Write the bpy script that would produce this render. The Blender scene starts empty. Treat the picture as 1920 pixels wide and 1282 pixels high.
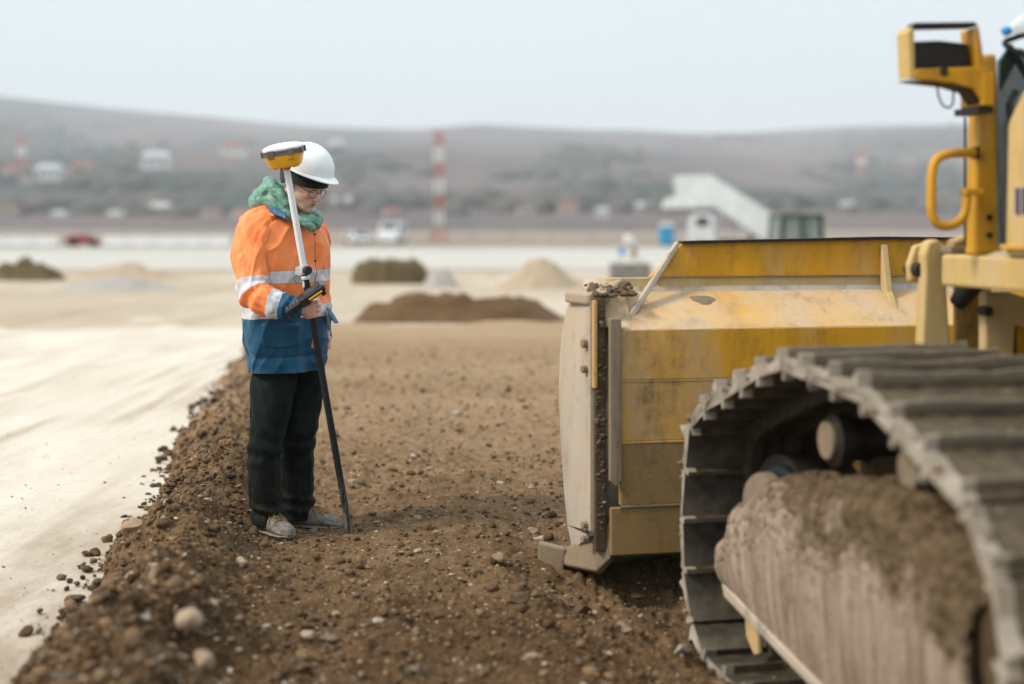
import bpy, bmesh, math, random
import numpy as np
from mathutils import Vector, Matrix

sc = bpy.context.scene
COL = sc.collection
R = math.radians
random.seed(7)
RNG = np.random.default_rng(11)

# ------------------------------------------------------------------ camera, sky, sun, exposure
cam_d = bpy.data.cameras.new('camera')
cam = bpy.data.objects.new('camera', cam_d); COL.objects.link(cam)
cam.location = (0, 0, 1.47)
cam.rotation_euler = (R(90), 0, 0)
cam_d.sensor_width = 36; cam_d.lens = 50.0
cam_d.shift_y = -0.1125
cam_d.clip_start = 0.05; cam_d.clip_end = 20000
cam_d.dof.use_dof = True
cam_d.dof.focus_distance = 6.72
cam_d.dof.aperture_fstop = 0.95
sc.camera = cam

SUN_EL, SUN_AZ = 44.0, 250.0           # azimuth from +Y clockwise: to the left, a little behind the camera
world = bpy.data.worlds.new('World'); sc.world = world; world.use_nodes = True
wn = world.node_tree; wn.nodes.clear()
def wnode(t, **k):
    n = wn.nodes.new(t)
    for a, b in k.items(): setattr(n, a, b)
    return n
sky = wnode('ShaderNodeTexSky', sky_type='NISHITA', sun_disc=False)
sky.sun_elevation = R(SUN_EL); sky.sun_rotation = R(SUN_AZ); sky.dust_density = 4.0
tc = wnode('ShaderNodeTexCoord'); sep = wnode('ShaderNodeSeparateXYZ')
wn.links.new(tc.outputs['Generated'], sep.inputs[0])
mx = wnode('ShaderNodeMath', operation='MAXIMUM'); mx.inputs[1].default_value = 0.0
wn.links.new(sep.outputs['Z'], mx.inputs[0])
gr = wnode('ShaderNodeMath', operation='MULTIPLY_ADD')      # overcast dome: brighter towards the zenith
gr.inputs[1].default_value = 1.0; gr.inputs[2].default_value = 1.0
wn.links.new(mx.outputs[0], gr.inputs[0])
base = wnode('ShaderNodeVectorMath', operation='SCALE'); base.inputs[0].default_value = (3.22, 3.60, 3.80)
wn.links.new(gr.outputs[0], base.inputs['Scale'])
cn = wnode('ShaderNodeTexNoise'); cn.inputs['Scale'].default_value = 1.6; cn.inputs['Detail'].default_value = 4
cm = wnode('ShaderNodeMapRange'); cm.inputs['To Min'].default_value = 0.93; cm.inputs['To Max'].default_value = 1.07
cmap = wnode('ShaderNodeMapping'); cmap.inputs['Scale'].default_value = (1, 1, 4)
wn.links.new(tc.outputs['Generated'], cmap.inputs[0]); wn.links.new(cmap.outputs[0], cn.inputs['Vector'])
wn.links.new(cn.outputs['Fac'], cm.inputs['Value'])
cl = wnode('ShaderNodeVectorMath', operation='SCALE')
wn.links.new(base.outputs[0], cl.inputs[0]); wn.links.new(cm.outputs[0], cl.inputs['Scale'])
mixw = wnode('ShaderNodeMix', data_type='RGBA'); mixw.inputs['Factor'].default_value = 0.93
wn.links.new(sky.outputs[0], mixw.inputs['A']); wn.links.new(cl.outputs[0], mixw.inputs['B'])
bg = wnode('ShaderNodeBackground'); bg.inputs['Strength'].default_value = 0.1
wn.links.new(mixw.outputs['Result'], bg.inputs['Color'])
wo = wnode('ShaderNodeOutputWorld'); wn.links.new(bg.outputs[0], wo.inputs[0])

sun_d = bpy.data.lights.new('sun', 'SUN'); sun_d.energy = 1.5; sun_d.angle = R(11); sun_d.color = (1, .89, .74)
sun = bpy.data.objects.new('sun', sun_d); COL.objects.link(sun)
a, e = R(SUN_AZ), R(SUN_EL)
sdir = Vector((math.sin(a) * math.cos(e), math.cos(a) * math.cos(e), math.sin(e)))
sun.rotation_euler = (-sdir).to_track_quat('-Z', 'Y').to_euler(); sun.location = sdir * 50

sc.view_settings.view_transform = 'Standard'; sc.view_settings.look = 'None'
sc.view_settings.exposure = 1.08; sc.view_settings.gamma = 1.0
sc.render.engine = 'CYCLES'
cy = sc.cycles
cy.use_denoising = True
try: cy.denoiser = 'OPENIMAGEDENOISE'
except Exception: pass
cy.max_bounces = 5; cy.diffuse_bounces = 1; cy.glossy_bounces = 3; cy.transmission_bounces = 5
cy.transparent_max_bounces = 8; cy.volume_bounces = 2
cy.caustics_reflective = False; cy.caustics_refractive = False

# ------------------------------------------------------------------ picture geometry used to take measurements
F, CH, HY = 2666.7, 1.47, 425.0
def at(px, py, d):                     # photograph position at a chosen distance -> metres
    return Vector(((px - 960) / F * d, d, CH - (py - HY) / F * d))
def on_ground(px, py, z=0.0):
    d = F * (CH - z) / (py - HY)
    return Vector(((px - 960) / F * d, d, z))

# ------------------------------------------------------------------ noise
def _hash(ix, iy, iz):
    h = (ix.astype(np.int64) * 374761393 + iy.astype(np.int64) * 668265263 + iz.astype(np.int64) * 2147483647) & 0xffffffff
    h = ((h ^ (h >> 13)) * 1274126177) & 0xffffffff
    return ((h ^ (h >> 16)) & 0xffff) / 65535.0
def vnoise(x, y, z=0.0):
    x, y, z = np.broadcast_arrays(np.asarray(x, float), np.asarray(y, float), np.asarray(z, float))
    ix, iy, iz = np.floor(x), np.floor(y), np.floor(z)
    fx, fy, fz = x - ix, y - iy, z - iz
    s = lambda t: t * t * t * (t * (t * 6 - 15) + 10)
    u, v, w = s(fx), s(fy), s(fz)
    o = 0
    for dx in (0, 1):
        for dy in (0, 1):
            for dz in (0, 1):
                o = o + _hash(ix + dx, iy + dy, iz + dz) * (u if dx else 1 - u) * (v if dy else 1 - v) * (w if dz else 1 - w)
    return o * 2 - 1
def fbm(x, y, z=0.0, oct=4, gain=.5):
    o, a, f = 0, 1.0, 1.0
    for i in range(oct):
        o = o + a * vnoise(np.asarray(x) * f + 17.3 * i, np.asarray(y) * f - 9.1 * i, np.asarray(z) * f + 3.7 * i)
        a *= gain; f *= 2.03
    return o
def sstep(a, b, x):
    t = np.clip((np.asarray(x, float) - a) / (b - a), 0, 1); return t * t * (3 - 2 * t)

# ------------------------------------------------------------------ materials
def lin(r, g, b):
    f = lambda c: (c / 255 / 12.92) if c <= 10 else ((c / 255 + .055) / 1.055) ** 2.4
    return (f(r), f(g), f(b), 1)
class NT:
    def __init__(s, name):
        s.m = bpy.data.materials.new(name); s.m.use_nodes = True
        s.t = s.m.node_tree; s.b = s.t.nodes['Principled BSDF']; s.out = s.t.nodes['Material Output']
    def n(s, typ, ins=None, **k):
        nd = s.t.nodes.new(typ)
        for a, b in k.items(): setattr(nd, a, b)
        for a, b in (ins or {}).items():
            if isinstance(b, bpy.types.NodeSocket): s.t.links.new(b, nd.inputs[a])
            else: nd.inputs[a].default_value = b
        return nd
    def coord(s, kind='Object', scale=(1, 1, 1)):
        c = s.n('ShaderNodeTexCoord')
        return s.n('ShaderNodeMapping', {0: c.outputs[kind], 'Scale': scale}).outputs[0]
    def noise(s, vec, scale, detail=4, rough=.55, lo=0., hi=1., clamp=True):
        nz = s.n('ShaderNodeTexNoise', {'Vector': vec, 'Scale': scale, 'Detail': detail, 'Roughness': rough})
        return s.n('ShaderNodeMapRange', {'Value': nz.outputs['Fac'], 'From Min': lo, 'From Max': hi}, clamp=clamp).outputs[0]
    def math(s, op, a, b=0.0):
        return s.n('ShaderNodeMath', {0: a, 1: b}, operation=op).outputs[0]
    def mix(s, f, a, b):
        return s.n('ShaderNodeMix', {'Factor': f, 'A': a, 'B': b}, data_type='RGBA').outputs['Result']
    def set(s, **k):
        for a, b in k.items():
            a = a.replace('_', ' ')
            if isinstance(b, bpy.types.NodeSocket): s.t.links.new(b, s.b.inputs[a])
            else: s.b.inputs[a].default_value = b
        return s
    def bump(s, h, strength=.3, dist=.01):
        b = s.n('ShaderNodeBump', {'Height': h, 'Strength': strength, 'Distance': dist})
        s.t.links.new(b.outputs[0], s.b.inputs['Normal']); return s
def plain(name, col, rough=.6, metal=0.0, var=.12, scale=30., bump=0.0, spec=.4):
    t = NT(name); c = t.coord()
    f = t.noise(c, scale, 4, .6, .3, .7)
    d = tuple(x * (1 - var * 2) for x in col[:3]) + (1,); l = tuple(min(1, x * (1 + var)) for x in col[:3]) + (1,)
    t.set(Base_Color=t.mix(f, d, l), Roughness=rough, Metallic=metal, Specular_IOR_Level=spec)
    if bump: t.bump(f, bump, .01)
    return t.m
M = {}
def dusty(name, col, dust, amount=.5, rough=.55, scale=3., metal=0.0, scratch=True, streak=(1, 1, .35), grime=0.0):
    """paint with dust, grime and small chips"""
    t = NT(name); c = t.coord('Object'); cs = t.coord('Object', streak)
    big = t.noise(cs, scale, 6, .62, .62 - amount * .45, .85 - amount * .3)
    fine = t.noise(c, scale * 14, 5, .7, .35, .75)
    dirt = t.math('MULTIPLY', big, t.math('ADD', t.math('MULTIPLY', fine, .5), .55))
    tone = t.noise(cs, scale * 2.3, 4, .6, .25, .8)
    base = t.mix(tone, tuple(x * .72 for x in col[:3]) + (1,), col)
    o = t.mix(dirt, base, dust)
    if grime:
        g1 = t.noise(t.coord('Object', (1.4, 1.4, .5)), scale * 1.9, 7, .72, .50, .66); g2 = t.noise(c, scale * 7, 6, .75, .40, .66)
        o = t.mix(t.math('MULTIPLY', t.math('MULTIPLY', g1, t.math('ADD', t.math('MULTIPLY', g2, .7), .3)), grime), o, (.085, .058, .034, 1))
        sc1 = t.noise(t.coord('Object', (.25, .25, 3.2)), scale * 9, 4, .6, .66, .70); sc2 = t.noise(c, scale * 1.2, 3, .6, .45, .6)
        o = t.mix(t.math('MULTIPLY', t.math('MULTIPLY', sc1, sc2), .7), o, (.40, .33, .25, 1))
    if scratch:
        sp = t.noise(c, scale * 22, 3, .8, .70, .74)
        sp2 = t.noise(cs, scale * 2.0, 3, .6, .48, .62)
        o = t.mix(t.math('MULTIPLY', sp, sp2), o, (.07, .05, .04, 1))
    t.set(Base_Color=o, Roughness=t.math('ADD', t.math('MULTIPLY', dirt, .35), rough), Metallic=metal, Specular_IOR_Level=.35)
    t.bump(fine, .25, .004)
    return t.m

YEL = (.73, .365, .020, 1); DUST = (.47, .36, .255, 1)
M['yellow'] = dusty('yellow_paint', YEL, DUST, .30, grime=.5)
M['yellow_clean'] = dusty('clean_yellow_paint', (.70, .345, .018, 1), DUST, .22, .45, grime=.6)
M['yellow_dusty'] = dusty('very_dusty_yellow_paint', YEL, (.52, .43, .33, 1), .95, grime=.45)
M['yellow_mid'] = dusty('dirty_yellow_paint', YEL, (.42, .30, .17, 1), .62, grime=.8)
M['yellow_low'] = dusty('muddy_yellow_paint', (.40, .225, .05, 1), (.20, .142, .08, 1), .75, grime=.9)
M['cream'] = dusty('faded_yellow_paint', (.62, .42, .14, 1), (.56, .45, .31, 1), .5, grime=.25)
M['steel_pale'] = dusty('worn_pale_steel', (.53, .47, .40, 1), (.48, .36, .24, 1), .45, .5, 2.2, grime=.6)
M['steel_edge'] = dusty('earth_stained_steel', (.20, .16, .11, 1), (.30, .22, .14, 1), .6, .5, 4., grime=.6)
M['shoe'] = dusty('track_steel', (.065, .054, .037, 1), (.20, .152, .10, 1), .5, .5, 5., grime=.7)
M['shoe_in'] = dusty('inner_track_steel', (.040, .035, .027, 1), (.17, .138, .098, 1), .55, .42, 5.)
M['shoe_rim'] = dusty('chalky_shoe_ends', (.42, .37, .31, 1), (.17, .125, .08, 1), .5, .7, 8., grime=.5)
M['mud'] = dusty('dried_clay', (.43, .34, .275, 1), (.19, .14, .088, 1), .55, .85, 4.2, scratch=False, streak=(2.6, 2.6, .36), grime=.55)
M['mud_dark'] = dusty('dark_soil_crust', (.085, .056, .028, 1), (.185, .128, .072, 1), .42, .9, 7., scratch=False, streak=(1, 1, 1))
M['black'] = plain('black_rubber', (.016, .016, .017, 1), .55, bump=.1)
M['dark_metal'] = plain('dark_metal', (.03, .03, .028, 1), .45, .4)
M['iron'] = plain('greasy_iron', (.03, .026, .019, 1), .5, .3, .25)
t = NT('worn_track_shoe'); c = t.coord('Object'); sz_z = t.n('ShaderNodeSeparateXYZ', {0: t.n('ShaderNodeTexCoord').outputs['Object']}).outputs['Z']
hgt = t.n('ShaderNodeMapRange', {'Value': t.math('ADD', sz_z, t.math('MULTIPLY', t.noise(c, 14, 5, .7), .03)), 'From Min': .048, 'From Max': .082}).outputs[0]
n1 = t.noise(c, 16, 6, .7, .32, .68)
o_ = t.mix(n1, (.030, .022, .013, 1), (.115, .083, .049, 1)); o_ = t.mix(hgt, o_, t.mix(n1, (.22, .185, .14, 1), (.10, .078, .052, 1)))      # mud between the bars, bars worn bright
t.set(Base_Color=o_, Roughness=.6, Specular_IOR_Level=.35); t.bump(t.noise(c, 60, 5, .7), .6, .008); M['shoe'] = t.m
t = NT('clay_on_guard'); c = t.coord('Object'); cr_ = t.n('ShaderNodeAttribute', attribute_name='crust').outputs['Fac']; cs = t.coord('Object', (2.6, 2.6, .34))
st = t.noise(cs, 5.5, 6, .65, .34, .70); n1 = t.noise(c, 26, 6, .72, .34, .68)
pale = t.mix(st, (.21, .155, .108, 1), (.46, .36, .285, 1)); pale = t.mix(t.math('MULTIPLY', t.noise(c, 11, 6, .7, .56, .70), .7), pale, (.15, .105, .062, 1))
dark = t.mix(n1, (.055, .037, .019, 1), (.20, .142, .085, 1))
w_ = t.n('ShaderNodeMapRange', {'Value': t.math('ADD', cr_, t.math('MULTIPLY', t.math('SUBTRACT', t.noise(cs, 9, 6, .7), .5), .9)), 'From Min': .34, 'From Max': .66}).outputs[0]
t.set(Base_Color=t.mix(w_, pale, dark), Roughness=.95, Specular_IOR_Level=.1); t.bump(t.math('ADD', t.noise(c, 45, 6, .75), n1), .45, .014); M['guard_mud'] = t.m
t = NT('pale_green_glass'); t.set(Base_Color=(.30, .38, .36, 1), Roughness=.1, Alpha=.35); M['cab_pane'] = t.m
M['chain'] = dusty('muddy_chain', (.05, .04, .026, 1), (.13, .10, .062, 1), .5, .6, 9.)
M['tint'] = plain('dark_tinted_glass', (.02, .03, .028, 1), .15)
M['teal_metal'] = plain('blue_grey_metal', (.016, .026, .032, 1), .35, .4)
M['white_plastic'] = plain('white_plastic', (.78, .80, .82, 1), .35, var=.03)
M['white_paint'] = plain('white_paint', (.74, .77, .78, 1), .5, var=.06, scale=.8)
M['concrete'] = plain('grey_concrete', (.25, .225, .205, 1), .9, var=.2, scale=3.)
t = NT('cab_glass'); t.set(Base_Color=(.13, .17, .165, 1), Roughness=.12, Metallic=0.0, Alpha=.72, Specular_IOR_Level=.6); M['glass'] = t.m
t = NT('clear_plastic'); t.set(Base_Color=(.85, .92, .97, 1), Roughness=.12, Alpha=.42, Specular_IOR_Level=.6); M['clear'] = t.m
t = NT('blue_plastic'); t.set(Base_Color=(.02, .26, .60, 1), Roughness=.35); M['blue_plastic'] = t.m
t = NT('decal_blue'); t.set(Base_Color=(.05, .07, .18, 1), Roughness=.5); M['decal'] = t.m

# ------------------------------------------------------------------ mesh helpers
def tag(o, label=None, cat=None, group=None, kind=None):
    for k, v in (('label', label), ('category', cat), ('group', group), ('kind', kind)):
        if v: o[k] = v
    return o
def link(name, me, mat=None, parent=None, smooth=False, loc=None):
    if mat is not None:
        for m in (mat if isinstance(mat, (list, tuple)) else [mat]): me.materials.append(m)
    if smooth: me.polygons.foreach_set('use_smooth', np.ones(len(me.polygons), bool))
    o = bpy.data.objects.new(name, me); COL.objects.link(o)
    if parent is not None: o.parent = parent
    if loc is not None: o.location = loc
    return o
def empty(name, loc=(0, 0, 0), rz=0.0, parent=None):
    o = bpy.data.objects.new(name, None); COL.objects.link(o); o.empty_display_size = .2
    o.location = loc; o.rotation_euler = (0, 0, rz)
    if parent is not None: o.parent = parent
    return o
def pydata(name, v, f):
    me = bpy.data.meshes.new(name)
    me.from_pydata([tuple(map(float, p)) for p in v], [], [tuple(map(int, q)) for q in f]); me.update(); return me
def grid_mesh(name, P, closed_u=False):
    """P: array (n, m, 3) -> quad mesh, fast"""
    n, m = P.shape[:2]
    idx = np.arange(n * m).reshape(n, m)
    if closed_u: idx = np.concatenate([idx, idx[:, :1]], 1)
    q = np.stack([idx[:-1, :-1], idx[:-1, 1:], idx[1:, 1:], idx[1:, :-1]], -1).reshape(-1, 4)
    me = bpy.data.meshes.new(name)
    me.vertices.add(n * m); me.vertices.foreach_set('co', P.reshape(-1).astype(np.float32))
    me.loops.add(q.size); me.loops.foreach_set('vertex_index', q.reshape(-1).astype(np.int32))
    me.polygons.add(len(q)); me.polygons.foreach_set('loop_start', np.arange(0, q.size, 4, dtype=np.int32))
    me.update(calc_edges=True); me.validate(); return me
def tri_mesh(name, V, T):
    me = bpy.data.meshes.new(name)
    me.vertices.add(len(V)); me.vertices.foreach_set('co', np.asarray(V, np.float32).reshape(-1))
    T = np.asarray(T, np.int32)
    me.loops.add(T.size); me.loops.foreach_set('vertex_index', T.reshape(-1))
    me.polygons.add(len(T)); me.polygons.foreach_set('loop_start', np.arange(0, T.size, 3, dtype=np.int32))
    me.update(calc_edges=True); return me
class MB:
    def __init__(s): s.v = []; s.f = []; s.mi = []; s.cur = 0
    def add(s, v, f):
        o = len(s.v); s.v += [Vector(p) for p in v]; s.f += [[i + o for i in q] for q in f]; s.mi += [s.cur] * len(f); return s
    def mat(s, i): s.cur = i; return s
    def box(s, c, size, rot=None):
        c = Vector(c); h = Vector(size) / 2; m = rot.to_3x3() if rot is not None else Matrix.Identity(3)
        v = [c + m @ Vector((x * h.x, y * h.y, z * h.z)) for x in (-1, 1) for y in (-1, 1) for z in (-1, 1)]
        return s.add(v, [[0, 1, 3, 2], [4, 6, 7, 5], [0, 4, 5, 1], [2, 3, 7, 6], [0, 2, 6, 4], [1, 5, 7, 3]])
    def bb(s, x0, x1, y0, y1, z0, z1): return s.box(((x0 + x1) / 2, (y0 + y1) / 2, (z0 + z1) / 2), (x1 - x0, y1 - y0, z1 - z0))
    def prism(s, poly, depth_vec):
        """poly: list of 3D points (planar), extruded by depth_vec"""
        n = len(poly); p = [Vector(q) for q in poly]; d = Vector(depth_vec)
        return s.add(p + [q + d for q in p], [list(range(n))[::-1], [n + i for i in range(n)]] + [[i, (i + 1) % n, n + (i + 1) % n, n + i] for i in range(n)])
    def tube(s, path, rad, seg=10, caps=True):
        P = [Vector(p) for p in path]; n = len(P)
        rad = rad if isinstance(rad, (list, tuple)) else [rad] * n
        rings = []; up = Vector((0, 0, 1)); prev = None
        for i in range(n):
            t = (P[min(i + 1, n - 1)] - P[max(i - 1, 0)]).normalized()
            if prev is None:
                ref = up if abs(t.dot(up)) < .9 else Vector((1, 0, 0)); nrm = (ref - t * ref.dot(t)).normalized()
            else: nrm = (prev - t * prev.dot(t)).normalized()
            prev = nrm; bn = t.cross(nrm)
            rings.append([P[i] + (nrm * math.cos(k * 2 * math.pi / seg) + bn * math.sin(k * 2 * math.pi / seg)) * rad[i] for k in range(seg)])
        v = [q for r_ in rings for q in r_]
        f = [[i * seg + k, i * seg + (k + 1) % seg, (i + 1) * seg + (k + 1) % seg, (i + 1) * seg + k] for i in range(n - 1) for k in range(seg)]
        if caps: f += [list(range(seg))[::-1], [(n - 1) * seg + k for k in range(seg)]]
        return s.add(v, f)
    def cyl(s, c, axis, r, h, seg=24, r2=None):
        c = Vector(c); a_ = Vector(axis).normalized() * h / 2
        return s.tube([c - a_, c + a_], [r, r2 if r2 is not None else r], seg)
    def lathe(s, c, axis, prof, seg=24, sq=None):
        """prof: (radius, height) pairs along axis; sq: superellipse power for a rounded-square plan"""
        c = Vector(c); z = Vector(axis).normalized(); x = z.orthogonal().normalized() if sq is None else (Vector((1, 0, 0)) - z * z.x).normalized()
        y = z.cross(x); v = []
        for r_, h in prof:
            for k in range(seg):
                a_ = 2 * math.pi * k / seg; ca, sa = math.cos(a_), math.sin(a_)
                g = 1.0 if sq is None else (abs(ca) ** sq + abs(sa) ** sq) ** (-1 / sq)
                v.append(c + z * h + (x * ca + y * sa) * r_ * g)
        n = len(prof)
        f = [[i * seg + k, i * seg + (k + 1) % seg, (i + 1) * seg + (k + 1) % seg, (i + 1) * seg + k] for i in range(n - 1) for k in range(seg)]
        f += [list(range(seg))[::-1], [(n - 1) * seg + k for k in range(seg)]]
        return s.add(v, f)
    def ell(s, c, rad, rot=None, nu=14, nv=9):
        c = Vector(c); m = rot.to_3x3() if rot is not None else Matrix.Identity(3)
        if not isinstance(rad, (tuple, list, Vector)): rad = (rad,) * 3
        v = [c + m @ Vector((0, 0, -rad[2]))]
        for j in range(1, nv):
            p = -math.pi / 2 + math.pi * j / nv
            for i in range(nu):
                q = 2 * math.pi * i / nu
                v.append(c + m @ Vector((rad[0] * math.cos(p) * math.cos(q), rad[1] * math.cos(p) * math.sin(q), rad[2] * math.sin(p))))
        v.append(c + m @ Vector((0, 0, rad[2]))); L = len(v) - 1
        f = [[0, 1 + (i + 1) % nu, 1 + i] for i in range(nu)]
        for j in range(nv - 2):
            for i in range(nu):
                a_ = 1 + j * nu + i; b_ = 1 + j * nu + (i + 1) % nu; f.append([a_, b_, b_ + nu, a_ + nu])
        f += [[L, L - nu + i, L - nu + (i + 1) % nu] for i in range(nu)]
        return s.add(v, f)
    def cap(s, a_, b_, ra, rb, seg=12):
        """tapered limb with round ends"""
        a_, b_ = Vector(a_), Vector(b_); d = (b_ - a_).normalized(); pts = []; rad = []
        for k in range(5):
            t = math.pi / 2 * (1 - k / 4); pts.append(a_ - d * ra * math.sin(t)); rad.append(max(ra * math.cos(t), 1e-4))
        for k in range(1, 5):
            t = math.pi / 2 * k / 4
            if k == 1: pts.append(b_); rad.append(rb)
            pts.append(b_ + d * rb * math.sin(t)); rad.append(max(rb * math.cos(t), 1e-4))
        return s.tube(pts, rad, seg)
    def build(s, name, mat, parent=None, smooth=False, bevel=0.0, loc=None, seg=2):
        me = pydata(name, s.v, s.f)
        b_ = bmesh.new(); b_.from_mesh(me); bmesh.ops.recalc_face_normals(b_, faces=b_.faces); b_.to_mesh(me); b_.free()
        if isinstance(mat, (list, tuple)): me.polygons.foreach_set('material_index', s.mi)
        o = link(name, me, mat, parent, smooth or bevel > 0, loc)
        if bevel:
            m = o.modifiers.new('bevel', 'BEVEL'); m.width = bevel; m.segments = seg; m.limit_method = 'ANGLE'; m.angle_limit = R(35)
            me.polygons.foreach_set('use_smooth', np.zeros(len(me.polygons), bool))
            if hasattr(m, 'harden_normals'): pass
        elif smooth:
            try: me.set_sharp_from_angle(angle=R(38))
            except Exception: pass
        return o
def remesh(name, mb, voxel, smooth_it=4, fac=.5):
    """union of closed shapes -> one continuous skin"""
    me = pydata(name + '_src', mb.v, mb.f)
    b_ = bmesh.new(); b_.from_mesh(me); bmesh.ops.recalc_face_normals(b_, faces=b_.faces); b_.to_mesh(me); b_.free()
    o = bpy.data.objects.new('tmp', me); COL.objects.link(o)
    m = o.modifiers.new('r', 'REMESH'); m.mode = 'VOXEL'; m.voxel_size = voxel
    s_ = o.modifiers.new('s', 'SMOOTH'); s_.factor = fac; s_.iterations = smooth_it
    dg = bpy.context.evaluated_depsgraph_get(); dg.update()
    out = bpy.data.meshes.new_from_object(o.evaluated_get(dg)); out.name = name
    bpy.data.objects.remove(o); bpy.data.meshes.remove(me)
    return out
def verts_np(me):
    a_ = np.empty(len(me.vertices) * 3, np.float32); me.vertices.foreach_get('co', a_); return a_.reshape(-1, 3).astype(float)
def set_verts(me, P): me.vertices.foreach_set('co', np.asarray(P, np.float32).reshape(-1)); me.update()
def catmull(pts, n):
    P = np.asarray(pts, float); k = len(P); ts = np.linspace(0, k - 1, n); out = []
    for t in ts:
        i = min(int(t), k - 2); u = t - i
        p0, p1, p2, p3 = P[max(i - 1, 0)], P[i], P[i + 1], P[min(i + 2, k - 1)]
        out.append(.5 * ((2 * p1) + (-p0 + p2) * u + (2 * p0 - 5 * p1 + 4 * p2 - p3) * u * u + (-p0 + 3 * p1 - 3 * p2 + p3) * u ** 3))
    return np.array(out), ts / (k - 1)
def vcol(me, col, name='col'):
    at_ = me.color_attributes.new(name, 'FLOAT_COLOR', 'POINT')
    c = np.ones((len(me.vertices), 4), np.float32); c[:, :3] = col; at_.data.foreach_set('color', c.reshape(-1))
def vattr(me, name, val):
    at_ = me.attributes.new(name, 'FLOAT', 'POINT'); at_.data.foreach_set('value', np.asarray(val, np.float32))
def ico(sub=1):
    b_ = bmesh.new(); bmesh.ops.create_icosphere(b_, subdivisions=sub, radius=1)
    V = np.array([v.co[:] for v in b_.verts]); T = np.array([[v.index for v in f.verts] for f in b_.faces]); b_.free(); return V, T
# ------------------------------------------------------------------ the setting: ground, road, soil
TH = R(11.5); D0 = Vector((.648, 5.40, 0))                # the bulldozer's heading and the outer front corner of its track
DH = Vector((-math.sin(TH), math.cos(TH), 0)); DR = Vector((math.cos(TH), math.sin(TH), 0))
def edge_x(Y): return -0.90 - 0.135 * np.asarray(Y, float) + .06 * vnoise(np.asarray(Y) * 1.3, 3.3) + .085 * vnoise(np.asarray(Y) * 4.1, 9.3) + .04 * vnoise(np.asarray(Y) * 9.7, 1.3)
def soil_h(X, Y, detail=True):
    X = np.asarray(X, float); Y = np.asarray(Y, float)
    t_ = X - edge_x(Y)
    near = (1 - .5 * sstep(8.0, 12, Y)) * (1 - .8 * sstep(13, 18, Y))
    h = (.225 + .05 * vnoise(X * 2.2, Y * 2.2, 3.)) * np.exp(-((t_ - .36) / .215) ** 2) * near + .03 * sstep(-.02, .1, t_)
    h = h - .30 * sstep(.10, -.16, t_)
    u = -math.sin(TH) * (X - D0.x) + math.cos(TH) * (Y - D0.y); v = math.cos(TH) * (X - D0.x) + math.sin(TH) * (Y - D0.y)
    cut = sstep(-.75, -.15, v) * sstep(.95, .55, u)
    h = h - (.115 + .06 * sstep(-.15, .05, v) * sstep(.15, .35, u) + .05 * sstep(-.12, .0, v) * sstep(.25, .0, u)) * cut
    roll = np.exp(-((v + .56) / .12) ** 2) * sstep(-.1, .5, u) * sstep(1.5, 1.0, u)      # soil pushed aside at the blade's end
    h = h + .05 * roll
    h = h - .26 * sstep(18.5, 26, Y + 1.6 * vnoise(X * .7, Y * .5, 6.6))
    feet = np.exp(-(((X + 1.08) / .34) ** 2 + ((Y - 6.82) / .34) ** 2))
    rough = (1 + 1.1 * np.exp(-((t_ - .3) / .36) ** 2) + .5 * cut) * (1 - .35 * sstep(9, 14, Y)) * (1 - .6 * feet)
    h = h + .026 * rough * fbm(X * 2.3, Y * 2.3, 0, 3)
    lane = sstep(-2.3, -2.0, v) * sstep(-.2, -.5, v) * sstep(.5, 1.2, u)                      # cleat marks pressed across the strip
    h = h + .009 * lane * np.sin(u * 2 * math.pi / .21 + 1.5 * vnoise(X * 1.5, Y * 1.5, 8.)) * (.5 + .5 * vnoise(X * 2, Y * 2, 12.))
    if detail:
        n = vnoise(X * 11 + .8 * vnoise(X * 5, Y * 5, 7.), Y * 11, 2.1); h = h + .030 * rough * np.abs(n)
        h = h + .013 * rough * (1 - np.abs(vnoise(X * 24, Y * 24, 5.5))) ** 2 + .010 * rough * np.abs(vnoise(X * 46, Y * 46, 1.5)) + .005 * rough * vnoise(X * 85, Y * 85, 3.5) - .017
    h = h * (1 - .75 * feet) + .004 * feet
    return h
def soil_at(x, y): return float(soil_h(np.array([x]), np.array([y]))[0])

t = NT('pale_sandy_ground'); c = t.coord('Object')
a1 = t.noise(c, .06, 5, .6, .35, .7); a2 = t.noise(t.coord('Object', (1, .25, 1)), .5, 5, .65, .35, .7)
col_ = t.mix(a1, (.44, .365, .275, 1), (.56, .50, .425, 1)); col_ = t.mix(t.math('MULTIPLY', a2, .75), col_, (.33, .25, .17, 1))
mr = t.n('ShaderNodeMapping', {0: t.n('ShaderNodeTexCoord').outputs['Object'], 'Rotation': (0, 0, R(62)), 'Scale': (1.6, .05, 1)}).outputs[0]
col_ = t.mix(t.math('MULTIPLY', t.noise(mr, .9, 5, .6, .55, .68), .5), col_, (.30, .225, .15, 1))      # wheel tracks across the sand
t.set(Base_Color=col_, Roughness=.95, Specular_IOR_Level=.1); t.bump(t.noise(c, 8, 5, .7), .5, .05); M['sand'] = t.m
t = NT('compacted_pale_gravel'); c = t.coord('Object'); cs = t.coord('Object', (1.0, .35, 1))
a1 = t.noise(cs, .9, 6, .6, .38, .72); a2 = t.noise(t.coord('Object', (3, .22, 1)), 1.3, 5, .6, .5, .72); a3 = t.noise(c, 55, 4, .7, .5, .75); a4 = t.noise(c, 9, 5, .7, .55, .8)
col_ = t.mix(a1, (.54, .48, .40, 1), (.68, .63, .56, 1))
col_ = t.mix(t.math('MULTIPLY', a2, .55), col_, (.40, .32, .235, 1))
col_ = t.mix(t.math('MULTIPLY', a4, .45), col_, (.37, .285, .20, 1))
col_ = t.mix(t.math('MULTIPLY', a3, .35), col_, (.34, .27, .20, 1))
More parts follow.
